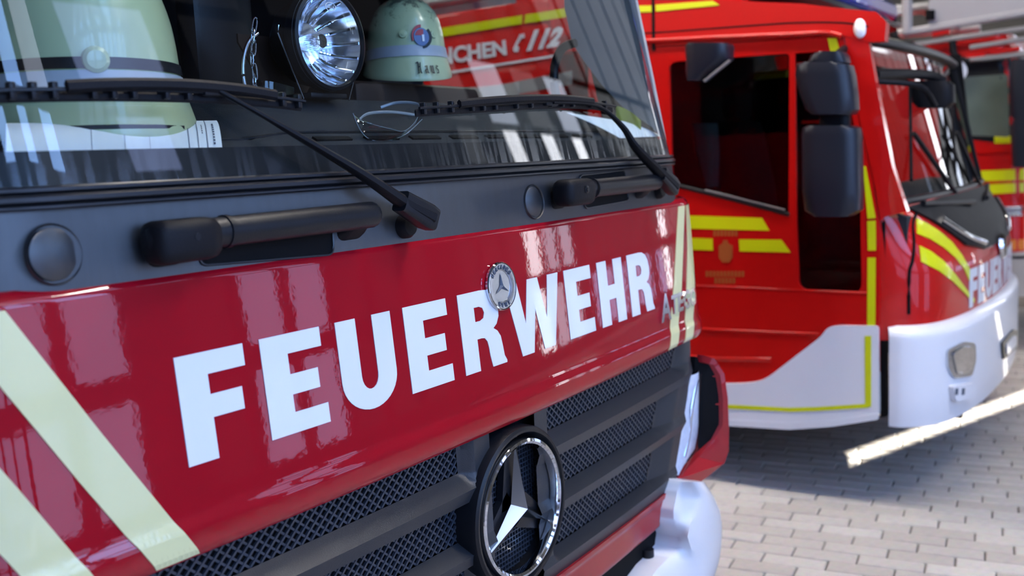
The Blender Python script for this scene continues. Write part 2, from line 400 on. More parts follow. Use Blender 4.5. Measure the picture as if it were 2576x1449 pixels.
for bx in BAYS:
    if bx < HX0+1: continue
    if bx+1.8 < HX1: holes.append([(bx-1.70, .001), (bx+1.70, .001), (bx+1.70, 3.95), (bx-1.70, 3.95)])
    for c in UCOLS:
        hw = .62 if bx+c > 12.6 else .45
        holes.append([(bx+c-hw, 4.85), (bx+c+hw, 4.85), (bx+c+hw, 5.80), (bx+c-hw, 5.80)])
        holes.append([(bx+c-hw, 5.92), (bx+c+hw, 5.92), (bx+c+hw, 9.2), (bx+c-hw, 9.2)])
        holes.append([(bx+c-.25, 4.25), (bx+c+.25, 4.25), (bx+c+.25, 4.75), (bx+c-.25, 4.75)])
holes.append([(17.51, .001), (18.04, .001), (18.04, 3.7), (17.51, 3.7)])
wf = struct(slab('wall_front', fill(holes), frontmap, 0, .05, 'gate', None))
def rectmesh(wd, ht):
    me = bpy.data.meshes.new('pane'); me.from_pydata([(-wd/2, 0, 0), (wd/2, 0, 0), (wd/2, 0, ht), (-wd/2, 0, ht), (-wd/2, -.01, 0), (wd/2, -.01, 0), (wd/2, -.01, ht), (-wd/2, -.01, ht)], [],
        [(3, 2, 1, 0), (4, 5, 6, 7), (0, 1, 5, 4), (1, 2, 6, 5), (2, 3, 7, 6), (3, 0, 4, 7)]); return me
PM = {}
for k in ('day_sky', 'day_white', 'day_blue', 'day_pale', 'day_haze', 'day_dim'):
    PM[k, 0] = rectmesh(.44, .75); PM[k, 0].materials.append(MATS[k]); PM[k, 1] = rectmesh(.90, .95); PM[k, 1].materials.append(MATS[k]); PM[k, 2] = rectmesh(.50, .50); PM[k, 2].materials.append(MATS[k]); PM[k, 3] = rectmesh(.90, 3.28); PM[k, 3].materials.append(MATS[k])
def pane(kind, tall, x, z, parent):
    o = bpy.data.objects.new('pane', PM[kind, tall]); COL.objects.link(o); o.parent = parent; o.location = (x, HY0-.03, z)
    if x > 12.6 and tall in (1, 3): o.scale = (1.24/.9, 1, 1)  # far panes widened for an unbroken grey reflection
def outside_high(x):
    if x < -.5: return 'day_blue'
    if x < 1.0: return 'day_sky'
    if x < 2.2: return 'day_pale'
    if x < 3.2: return 'day_blue'
    if x < 7.4: return 'day_dim'
    if x < 12.6: return 'day_pale' if int(x*.77) % 2 else 'day_haze'
    return 'day_haze'
def outside_low(x, row):
    if x < 2.2 and row > 1: return 'day_sky'
    if x < 2.4: return 'day_blue'
    if x < 2.9: return 'day_dim'
    if x < 3.9: return 'day_blue'
    if x < 7.9 or row > 1: return 'day_dim'
    if x < 8.5: return 'day_white'
    if x < 9.7: return 'day_pale'
    if x < 14.9: return 'day_dim' if row else 'day_blue'
    return 'day_white' if x < 15.5 else 'day_haze'
n = 0
for bi, bx in enumerate(BAYS):
    if bx < HX0+1: continue
    for c in UCOLS:
        pane(outside_high(bx+c), 1, bx+c, 4.85, wf)
        pane('day_dim' if 3 < bx+c < 12.6 else outside_high(bx+c), 3, bx+c, 5.92, wf)
        pane('day_white' if 8.8 < bx+c < 12.2 else 'day_sky' if bx+c < 2.2 else outside_high(bx+c), 2, bx+c, 4.25, wf)
    if bx+1.8 >= HX1: continue
    n += 1
    hs = [[(bx-1.70, .01), (bx+1.70, .01), (bx+1.70, 3.95), (bx-1.70, 3.95)]]
    for c in COLS:
        for r0, r1 in ROWS: hs.append([(bx+c-.22, r0), (bx+c+.22, r0), (bx+c+.22, r1), (bx+c-.22, r1)])
    d = struct(slab('door_%d' % n, fill(hs), frontmap, 0, .05, 'gate', None))
    for c in COLS:
        for ri, (r0, r1) in enumerate(ROWS): pane(outside_low(bx+c, ri), 0, bx+c, r0, d)
for k, y in enumerate((-4.55, -3.75, -2.95, -2.15, -1.35)):  # added right-wall windows, bright strips for the second engine's windscreen to reflect
    wn = struct(box('window_%d' % (k+1), (HX1-.02, y, 4.0), (.06, .62, 5.6), 'gate'))
    for z0 in (1.3, 3.1, 4.9):
        me_ = rectmesh(.42, 1.7); me_.materials.append(MATS['day_white' if k == 0 else 'day_pale' if k == 2 else 'day_haze'])
        o = bpy.data.objects.new('pane', me_); COL.objects.link(o); o.parent = wn; o.location = (HX1-.062, y, z0); o.rotation_euler = (0, 0, math.pi/2)
# ceiling lamps in rows over the lanes between the engines
for x in (-1.95, 1.65, 6.0, 9.9, 14.0, 18.0):
    for y in ((-2.9, -.6, 1.7, 5.5) if 1 < x < 3 else (1.9, 5.0)):
        t = box('ceiling_lamp', (x, y, 5.68), (.34, 1.7, .10), 'lamp_body', ceil_, .01)
        box('diffuser', (x, y, 5.62), (.28, 1.6, .02), 'tube', t)
        box('hanger', (x, y, 7.61), (.03, .03, 3.76), 'lamp_body', t)

# ---- paving bricks: near ones each an object, the rest one field
BL, BW, JT = .258, .1025, .007
ang = math.radians(8.0)
eu = Vector((math.sin(ang), -math.cos(ang), 0)); ev = Vector((math.cos(ang), math.sin(ang), 0))   # along the brick, across it
def brick_mesh():
    bm = bmesh.new(); bmesh.ops.create_cube(bm, size=1)
    for v in bm.verts: v.co = Vector((v.co.x*(BW-JT), v.co.y*(BL-JT), v.co.z*.06-.03))
    bmesh.ops.bevel(bm, geom=[e for e in bm.edges if all(v.co.z > -.01 for v in e.verts)], offset=.004, segments=1, affect='EDGES')
    bmesh.ops.delete(bm, geom=[f for f in bm.faces if all(v.co.z < -.05 for v in f.verts)], context='FACES')
    return tomesh(bm, False)
bmsh = brick_mesh(); bmsh.materials.append(MATS['brick'])
O = Vector((2.203, -.239, 0))-eu*0+Vector((0, 0, 0))
cells = []
for j in range(-60, 75):
    sh = (j*.42 % 1)*BL
    for i in range(-26, 20):
        p = O+ev*(j*BW+BW/2)+eu*(i*BL+BL/2+sh)
        if not (-4.5 < p.x < 9 and -4.6 < p.y < 3.0): continue
        u, v = pix(p)
        vis = 1740 < u < 2640 and 1010 < v < 1500
        cells.append((not vis, (p-CAM).length, p))
cells.sort(key=lambda c: (c[0], c[1]))
rotz = math.atan2(ev.y, ev.x)
for k, (nv, dd, p) in enumerate(cells[:300]):
    o = bpy.data.objects.new('brick', bmsh); COL.objects.link(o); o.parent = fl
    o.location = p+Vector((0, 0, random.uniform(-.0015, .0015))); o.rotation_euler = (random.uniform(-.006, .006), random.uniform(-.006, .006), rotz+random.uniform(-.006, .006))
V = []; F = []
for nv, dd, p in cells[300:]:
    Mx = Matrix.Translation(p)@Matrix.Rotation(rotz, 4, 'Z'); n0 = len(V)
    V += [tuple(Mx@v.co) for v in bmsh.vertices]; F += [tuple(i+n0 for i in q.vertices) for q in bmsh.polygons]
me = bpy.data.meshes.new('brick_paving'); me.from_pydata(V, [], F)
o = link('brick_paving', me, 'brick', fl); o['kind'] = 'stuff'

# ================================================================== FIRE ENGINE IN FRONT
T1 = thing('fire_engine', 'nearest red fire engine with big white lettering and a chrome star on its black grille', 'fire engine', (0, 0, 0))
def corner(x, xc, cc=1.8): return .025*x*x+cc*max(0., abs(x)-xc)**2
def yF(x, z):          # lettered flap
    y = corner(x, 1.19)+.082*(z-1.308)
    if z > 1.522: y += (z-1.522)**2*30
    if z < 1.14:
        t = min(1, (1.14-z)/.028); y -= .007*(t*t*(3-2*t))
    if z < 1.085: y += (1.085-z)**2*22
    return y
def yC(x, z): return corner(x, 1.09)+.082*(z-1.308)+.006
def yW(x, z): return corner(x, 1.07)+.031+.24*(z-1.68)
def yG(x, z): return corner(x, 1.10)-.012
XS = lin(-1.45, 1.45, 117)
flap = surf('front_flap', lambda x, z: (x, yF(x, z), z), lin(-1.42, 1.42, 143),
            lin(1.064, 1.082, 5)+lin(1.09, 1.15, 16)+lin(1.17, 1.51, 16)+lin(1.52, 1.545, 8), 'red', T1, .02)
def flapmap(a, b, h): return Vector((a, yF(a, b)-h, b))
# --- FEUERWEHR lettering
ZT, ZB, LH = 1.4011, 1.2153, .1858
def gl(pts): return [[(p[0], p[1]) for p in q] for q in pts]
def arc(cx, cy, rx, ry, a0, a1, n): return [(cx+rx*math.cos(math.radians(a0+(a1-a0)*i/n)), cy+ry*math.sin(math.radians(a0+(a1-a0)*i/n))) for i in range(n+1)]
GE = lambda w: [[(0, 0), (w, 0), (w, .205), (.33*w/.78, .205), (.33*w/.78, .385), (.70*w/.78, .385), (.70*w/.78, .59), (.33*w/.78, .59), (.33*w/.78, .80), (.785*w/.78, .80), (.785*w/.78, 1), (0, 1)]]
GF = [[(0, 0), (.33, 0), (.33, .385), (.69, .385), (.69, .60), (.33, .60), (.33, .79), (.76, .79), (.76, 1), (0, 1)]]
GU = [[(0, 1), (.0, .34)]+arc(.43, .34, .43, .355, 180, 360, 18)[1:-1]+[(.86, .34), (.86, 1), (.56, 1), (.56, .36)]+arc(.43, .36, .13, .155, 0, -180, 10)[1:-1]+[(.30, .36), (.30, 1)]]
GR = [[(0, 0), (.31, 0), (.31, .40), (.40, .40)]+[(.47, .39), (.52, .34), (.54, .26), (.55, .15), (.585, .0)]+[(.90, .0), (.905, .03), (.86, .10), (.845, .22), (.82, .36), (.76, .44), (.68, .485)]
      + [(.76, .53), (.82, .62), (.83, .73), (.80, .85), (.72, .94), (.60, .99), (.47, 1), (0, 1)], [(.31, .62), (.31, .80), (.42, .80), (.49, .775), (.52, .71), (.49, .645), (.42, .62)]]
GW = [[(.0, 1), (.29, 1), (.42, .42), (.56, 1), (.82, 1), (.97, .42), (1.09, 1), (1.38, 1), (1.12, 0), (.83, 0), (.69, .58), (.55, 0), (.26, 0)]]
GH = [[(0, 0), (.31, 0), (.31, .39), (.55, .39), (.55, 0), (.855, 0), (.855, 1), (.55, 1), (.55, .61), (.31, .61), (.31, 1), (0, 1)]]
LET = [(-.9292, GF), (-.7507, GE(.785)), (-.5617, GU), (-.3615, GE(.785)), (-.1714, GR), (.0185, GW), (.3061, GE(.785)), (.495, GH), (.6927, GR)]
for i, (x0, g) in enumerate(LET):
    q = [[(x0+a*LH*(1.0), ZB+b*LH) for a, b in c] for c in g]
    slab('letter', fill(q), flapmap, .0002, .0016, 'decal_white', flap, .03)
# --- pale chevron stripes, both corners
for s in (1, -1):
    for P in ([(-1.19, 1.52), (-1.075, 1.313), (-.934, 1.069), (-1.017, 1.069), (-1.119, 1.244), (-1.207, 1.402), (-1.245, 1.475), (-1.268, 1.52)],
              [(-1.345, 1.52), (-1.29, 1.405), (-1.223, 1.285), (-1.123, 1.099), (-1.108, 1.069), (-1.19, 1.069), (-1.238, 1.16), (-1.31, 1.29), (-1.385, 1.44), (-1.405, 1.52)] if s < 0 else
              [(-1.223, 1.52), (-1.30, 1.52), (-1.262, 1.35), (-1.238, 1.25), (-1.14, 1.069), (-1.066, 1.069), (-1.12, 1.18), (-1.19, 1.37)]):
        if s > 0 and P[0][0] == -1.19: P = [(-1.145, 1.52), (-1.035, 1.27), (-.930, 1.069), (-1.0, 1.069), (-1.1, 1.25), (-1.205, 1.52)]
        slab('chevron_stripe', fill([[(-s*a if s > 0 else a, b) for a, b in P]]), flapmap, -.003, .0020, 'pale', flap, .012)
# --- small round badge between the letters
bc = Vector((.0, yF(0, 1.40), 1.40)); bn = Vector((0, -1, .082)).normalized()
badge = lathe('star_badge', [(0, .002), (.058, .002), (.058, .008), (.056, .0105), (.053, .011), (.038, .0085), (.0375, .007), (0, .007)], bc, bn, 'chrome_soft', T1, 56)
lathe('rim', [(.0585, .002), (.0598, .008), (.0575, .0118), (.055, .0115), (.054, .008)], bc, bn, 'chrome', badge, 56)
def star(name, c, nrm, R, w, hgt, m, parent, base=0.):
    nrm = nrm.normalized(); xa = Vector((1, 0, 0)); xa = (xa-nrm*xa.dot(nrm)).normalized(); ya = nrm.cross(xa)
    bm = bmesh.new(); top = bm.verts.new(c+nrm*(base+hgt)); rim = []
    for k in range(3):
        a = math.pi/2+k*2*math.pi/3; b = a+math.pi/3
        rim.append(bm.verts.new(c+nrm*(base+hgt*.12)+(xa*math.cos(a)+ya*math.sin(a))*R))
        rim.append(bm.verts.new(c+nrm*(base)+(xa*math.cos(b)+ya*math.sin(b))*w))
    for i in range(6): bm.faces.new((top, rim[i], rim[(i+1) % 6]))
    bot = bm.verts.new(c+nrm*(base-.002))
    for i in range(6): bm.faces.new((bot, rim[(i+1) % 6], rim[i]))
    return link(name, tomesh(bm), m, parent)
star('star', bc, bn, .033, .0062, .006, 'ink', badge, .0075)
def ringtext(s, c, nrm, R, size, a0, step, m, parent, flip=1):
    nrm = nrm.normalized(); xa = Vector((1, 0, 0)); ya = nrm.cross(xa)
    for i, ch in enumerate(s):
        if ch in ' -': continue
        V, F = text2d(ch, 1, .02); a = math.radians(a0-flip*i*step); er = xa*math.cos(a)+ya*math.sin(a); et = er.cross(nrm) if flip > 0 else -er.cross(nrm)
        upv = er*flip
        slab('letter', (V, F), lambda p, q, h: c+er*R+et*((p-.5)*size*.62)+upv*((q-.5)*size)+nrm*h, .0095, .0118, 'ink', parent)
ringtext('MERCEDES', bc, bn, .0465, .011, 142, 14.8, 'ink', badge)
ringtext('BENZ', bc, bn, .0465, .011, 244, 17, 'ink', badge, -1)
# --- chrome model lettering at the corner
xl = .885
for ch, wd, ht in (('A', .085, .088), ('T', .052, .062), ('E', .05, .062), ('G', .058, .062), ('O', .06, .062)):
    VF = text2d(ch, 1, .03)
    slab('model_letter', VF, lambda a, b, h: flapmap(xl+a*wd+b*.012, 1.165+b*ht+(0 if ch == 'A' else .012), h), .0005, .009, 'chrome_star', flap, .03)
    xl += wd+.004
# --- black cowl panel with caps, grab handles
cowl = surf('cowl_panel', lambda x, z: (x, yC(x, z), z), XS, lin(1.53, 1.672, 9), 'cowl', T1, .03)
def C_(px, py, off=0.): return onsurf(px, py, yC, off)
cn = Vector((0, -1, .082)).normalized()
for xc, r in ((-1.102, .0435), (.206, .0415)):
    c0 = Vector((xc, yC(xc, 1.592), 1.592)); nrm = Vector((-.05*xc, -1, .082)).normalized()
    lathe('round_cap', [(0, .004), (r*.86, .004), (r*.93, .002), (r*.95, -.004), (r*1.0, -.004), (r*1.02, .004), (r*1.06, .006), (r*1.1, .0005)], c0, nrm, 'cowl', cowl, 48)
def handle(pxs, r, recess):
    P = [C_(*p) for p in pxs]
    # flat dark plate standing in for the shade of the recess behind the bar
    rec = [C_(*p) for p in recess]
    slab('recess', fill([roundpoly([(p.x, p.z) for p in rec], .018)]), lambda a, b, h: Vector((a, yC(a, b)-h, b)), -.004, .0015, 'deep', cowl, .08)
    rim = [Vector((a, yC(a, b)-.002, b)) for a, b in roundpoly([(p.x, p.z) for p in rec], .018)]
    tube('recess_rim', rim+[rim[0]], .0028, 'seal', cowl, 6)
    return P
def grab(name, a, b, rad, blk, legs):
    """bar from a to b (x,z), standing off the cowl"""
    pts = []
    N = 90
    for i in range(N+1):
        t = i/N; x = a[0]+(b[0]-a[0])*t; z = a[1]+(b[1]-a[1])*t
        pts.append(Vector((x, yC(x, z)-.042, z)))
    rr = [rad*.55, rad*.85]+[rad]*(N-4)+[rad*.95, rad*.8, rad*.5]
    g = tube(name, pts, rr, 'black', T1, 16, flat=(.95, 1.0))
    bx0, bx1 = blk
    ring = []
    for k, (t, sc) in enumerate(((0, .55), (.06, .9), (.14, 1.0), (.8, 1.0), (.92, .92), (1, .72))):
        x = bx0+(bx1-bx0)*t; zc = a[1]+(b[1]-a[1])*(x-a[0])/(b[0]-a[0])-.006
        ring.append([Vector((x, yC(x, zc)-.040+v*.046*sc, zc+w*.058*sc*.85)) for v, w in rrect(-.8, -.72, .62, .72, .42, 4)])
    loft('end_block', ring, 'rubber', g)
    for lx in legs:
        z = a[1]+(b[1]-a[1])*(lx-a[0])/(b[0]-a[0])
        loft('foot', [[Vector((lx+u*.030*s, y, z-.022*q+v*.022*s)) for u, v in rrect(-1, -1, 1, 1, .5, 3)] for y, s, q in ((yC(lx, z)+.005, 1.25, 1.2), (yC(lx, z)-.02, 1.0, .8), (yC(lx, z)-.042, .85, 0))], 'rubber', g)
    lathe('screw', [(0, .003), (.006, .003), (.007, 0), (.011, -.001)], (bx0+(bx1-bx0)*.55, yC(bx0, 1.6)-.078, a[1]+(b[1]-a[1])*(bx0-a[0])/(b[0]-a[0])), (0, -1, 0), 'black', g, 16)
    lathe('joint', [(rad*1.0, -.006), (rad*1.09, -.005), (rad*1.09, .005), (rad*1.0, .006)], (bx1+.028, yC(bx1, 1.6)-.042, a[1]+(b[1]-a[1])*(bx1+.028-a[0])/(b[0]-a[0])), (1, 0, 0), 'black', g, 20)
    return g
hA = onsurf(370, 605, yC, .042); hB = onsurf(948, 538, yC, .042)
handle([], 0, [(500, 560), (830, 520), (838, 640), (500, 668)])
grab('grab_handle', (hA.x, hA.z), (hB.x, hB.z), .0265, (hA.x+.0, hA.x+.125), (hA.x+.06, hB.x-.04))
hA = onsurf(1420, 480, yC, .042); hB = onsurf(1655, 457, yC, .042)
handle([], 0, [(1455, 442), (1570, 428), (1580, 505), (1470, 525)])
grab('grab_handle', (hA.x, hA.z), (hB.x, hB.z), .0255, (hA.x-.025, hA.x+.125), (hA.x+.03, hB.x-.06))
# --- windscreen with black border, seal and glass
ws = surf('windscreen', lambda x, z: (x, yW(x, z), z), XS, lin(1.672, 2.50, 22), 'windshield_glass', T1, 0)
surf('windscreen_border', lambda x, z: (x, yW(x, z)+.006, z), XS, lin(1.672, 1.748, 4), 'black', ws, .003)
surf('windscreen_border', lambda x, z: (x, yW(x, z)+.006, z), XS, lin(2.44, 2.50, 3), 'black', ws, .003)
for z0, r, nm in ((1.676, .0085, 'rubber_seal'), (1.690, .006, 'rubber_seal'), (1.664, .004, 'rubber_seal')):
    tube(nm, [(x, yW(x, z0)-(.004 if z0 > 1.67 else .006), z0) for x in XS], r, 'seal', ws, 8, flat=(1.3, 1))
# --- wipers
def WP(px, py, off): return onsurf(px, py, yW, off)
def wiper(arm, blade, claws, knuckle):
    A = [WP(*p) for p in arm]
    w_ = tube('wiper_arm', smoothpath(A, 5), [.026-.0195*min(1, 1.25*i/(5*(len(A)-1))) for i in range(5*(len(A)-1)+1)], 'rubber', T1, 8, flat=(1.0, .75))
    B = [WP(px, py, .012) for px, py in blade]; P = smoothpath(B, 8)
    tube('rubber_blade', P, .0055, 'rubber', w_, 6, flat=(.5, 1.5))
    Q = [p+Vector((0, -.012, .010)) for p in P]
    tube('blade_carrier', Q, .0035, 'black', w_, 6)
    mid = len(P)//2
    R = [Q[int(len(Q)*.22)]+Vector((0, -.004, .004)), Q[int(len(Q)*.35)]+Vector((0, -.006, .008)), Q[mid]+Vector((0, -.008, .010)), Q[int(len(Q)*.65)]+Vector((0, -.006, .008)), Q[int(len(Q)*.8)]+Vector((0, -.004, .004))]
    tube('blade_bridge', smoothpath(R, 6), .0085, 'rubber', w_, 6, flat=(.8, 1.2))
    for t in claws:
        i = min(len(P)-1, int(t*(len(P)-1))); box('claw', P[i]+Vector((0, -.006, .009)), (.010, .014, .026), 'black', w_, .002)
    box('blade_joint', A[-1]+Vector((0, .01, .002)), (.060, .022, .022), 'black', w_, .004)
    d0 = (A[0]-A[1]).normalized(); e0 = d0.cross(Vector((0, 1, 0))).normalized()
    loft('knuckle', [[A[0]+d0*t_+e0*u*wd+Vector((0, v*.020*q, 0)) for u, v in rrect(-1, -1, 1, 1, .35, 3)] for t_, wd, q in ((-.09, .022, .9), (-.01, .027, 1.0), (.012, .024, .9), (.018, .015, .6))], 'black', w_)
    K = WP(*knuckle); 
    lathe('pivot', [(.026, -.02), (.026, .012), (.020, .022), (.0, .024)], Vector((K.x, yC(K.x, K.z), K.z)), cn, 'rubber', w_, 28)
    return w_
wiper([(1078, 548, .046), (1015, 510, .05), (900, 432, .052), (700, 313, .046), (550, 228, .032)],
      [(-60, 247), (130, 243), (330, 243), (540, 249), (680, 260), (757, 269)], (.04, .1, .16, .22, .3, .36, .42, .48, .54, .85, .95), (1035, 570, 0.))
wiper([(1692, 470, .046), (1655, 430, .05), (1600, 372, .05), (1565, 318, .045), (1500, 266, .03), (1390, 258, .028)],
      [(1045, 285), (1130, 279), (1240, 273), (1380, 266), (1480, 268), (1540, 277)], (.06, .14, .2, .3, .36, .42, .48, .54, .6, .66, .72, .8, .9), (1668, 480, 0.))
# --- grille: three mesh bands between angular bars
BANDS = [(.985, 1.075, 1.205, .953), (.822, .919, 1.035, .797), (.662, .767, .985, .643)]     # mesh bottom, mesh top, outer end, ridge below
FACET = (.919, .767, .603)                                                  # lower edge of each bar
XI, DEEP = .185, .030
def gx1(z): return .955+(z-.60)*.58                                        # outer boundary of the grille
def xend(b, z): return b[2]-.62*max(0, b[1]-z)
def recess(x, z):
    ax = abs(x); d = 9.
    for b in BANDS:
        if z > b[1]+.0001: continue
        a = max(0, (b[0]-z)/(b[0]-b[3])); c = max(0, (ax-(xend(b, z)-.105))/.105, (XI-ax)/.02)
        d = min(d, math.hypot(a, c))
    return d
def yGr(x, z):
    r = DEEP*(1-min(1, recess(x, z)))
    for b, fz in zip(BANDS, FACET):                                         # bars stand proud at the ridge and lean back below it
        if fz <= z <= b[3]: r -= .011*(z-fz)/(b[3]-fz)
        elif b[3] < z < b[0]: r -= .011*(1-(z-b[3])/(b[0]-b[3]))
    return yG(x, z)+r
zs = []
for z in lin(.600, 1.078, 61): zs.append(z)
for b_, fz in zip(BANDS, FACET): zs += [b_[0], b_[3], b_[1], b_[1]+.002, fz, b_[3]+.002, b_[3]-.002]
zs = sorted(set(round(z, 4) for z in zs)); us = lin(0, 1, 110)
for s in (-1, 1):
    bm = bmesh.new(); G = {}
    for j, z in enumerate(zs):
        for i, u in enumerate(us):
            x = .10+u*(gx1(z)-.10); G[i, j] = (bm.verts.new((s*x, yGr(x, z), z)), recess(x, z))
    for j in range(len(zs)-1):
        for i in range(len(us)-1):
            q = [G[i, j], G[i+1, j], G[i+1, j+1], G[i, j+1]]
            if all(v[1] <= 1e-6 for v in q): continue
            bm.faces.new([v[0] for v in q])
    bmesh.ops.delete(bm, geom=[v for v in bm.verts if not v.link_faces], context='VERTS')
    autosmooth(link('grille_frame', tomesh(bm), 'grille', T1), 28)
    for bi, (zb, zt, xe, rz) in enumerate(BANDS):
        # crossed wires of the diamond mesh
        bm = bmesh.new(); x0, x1 = XI-.01, xe-.10; zt2 = zt+.006
        for sg in (1, -1):
            k = x0-.15
            while k < x1+.15:
                # line x = k + sg*.62*(z-zb)
                za, zc = zb, zt2; xa = k; xb = k+sg*1.15*(zc-za)
                if xb == xa: continue
                ta, tb = 0, 1
                for lim, sgn in ((x0, 1), (x1, -1)):
                    fa, fb = sgn*(xa-lim), sgn*(xb-lim)
                    if fa < 0 and fb < 0: ta, tb = 1, 0
                    elif fa < 0: ta = max(ta, fa/(fa-fb))
                    elif fb < 0: tb = min(tb, fa/(fa-fb))
                if tb-ta > .05:
                    A = Vector((xa+(xb-xa)*ta, 0, za+(zc-za)*ta)); B = Vector((xa+(xb-xa)*tb, 0, za+(zc-za)*tb))
                    for p in (A, B): p.y = yG(p.x, p.z)+DEEP+.001+(.0015 if sg > 0 else 0)
                    A.x *= s; B.x *= s
                    t = (B-A).normalized(); n1 = t.cross(Vector((0, 1, 0))).normalized()*.0023; n2 = Vector((0, .006, 0))
                    v = [bm.verts.new(p+o_) for p in (A, B) for o_ in (-n1, n1, n1+n2, -n1+n2)]
                    for f in ((0, 1, 5, 4), (1, 2, 6, 5), (2, 3, 7, 6), (3, 0, 4, 7)): bm.faces.new([v[i] for i in f])
                k += .0250
        link('grille_mesh', tomesh(bm), 'mesh', T1)
surf('radiator', lambda x, z: (x, yG(x, z)+(.042 if z > .96 else .075), z), lin(-1.15, 1.15, 21), [.5, .6, .959, .961, 1.09], 'deep', T1, .02, False)
# --- big star emblem
sc = Vector((0, yG(0, .848)-.004, .848)); sn = Vector((0, -1, 0.0))
sur = lathe('emblem_surround', [(.206, .05), (.205, -.004), (.2015, -.016), (.195, -.021), (.189, -.02), (.184, -.008), (.182, .018), (.172, .045), (.14, .05)], sc, (0, 1, 0), 'black', T1, 80)
for i, v in enumerate(sur.data.vertices): pass
rg = lathe('star_ring', [(.176, -.002), (.1765, -.014), (.173, -.022), (.166, -.024), (.160, -.020), (.158, -.010), (.158, .002)], sc, (0, 1, 0), 'chrome', T1, 96, close=True)
star('star', sc, sn, .163, .026, .034, 'chrome_star', rg, -.004)
for k in range(3):
    a = math.pi/2+k*2*math.pi/3; e = Vector((math.cos(a), 0, math.sin(a))); pr_ = Vector((-math.sin(a), 0, math.cos(a)))
    pts = [(0, .05), (.165, .022)]
    loft('star_backing', [[sc+e*r+pr_*u+Vector((0, y, 0)) for u, y in ((-wd, .03), (wd, .03), (wd, .012), (-wd, .012))] for r, wd in ((0., .052), (.168, .022))], 'black', rg)
bm = bmesh.new()
for ax in (0, 1):
    k = -.165
    while k < .166:
        L_ = math.sqrt(max(0, .172**2-k*k)); p0, p1 = ((k, -L_), (k, L_)) if ax else ((-L_, k), (L_, k))
        A = sc+Vector((p0[0], .034+.001*ax, p0[1])); B = sc+Vector((p1[0], .034+.001*ax, p1[1]))
        n1 = (Vector((1, 0, 0)) if ax else Vector((0, 0, 1)))*.0014; n2 = Vector((0, .004, 0))
        v = [bm.verts.new(p+o_) for p in (A, B) for o_ in (-n1, n1, n1+n2, -n1+n2)]
        for f in ((0, 1, 5, 4), (1, 2, 6, 5), (2, 3, 7, 6), (3, 0, 4, 7)): bm.faces.new([v[i] for i in f])
        k += .0125
link('emblem_mesh', tomesh(bm), 'mesh', sur)
# --- red apron under the grille
def yA(x, z): return corner(x, 1.05)-.016+max(0, .60-z)*.12+max(0, .5-z)**2*30
surf('apron', lambda u, v: (u*(gx1(.6)+.004-.09*max(0, 1-v*3.3)**1.5), yA(u*1.0, .472+v*.13)-(.004 if v > .86 else 0), .472+v*.13), lin(-1, 1, 81), lin(0, .84, 12)+[.88, .94, 1.0], 'red_low', T1, .03)
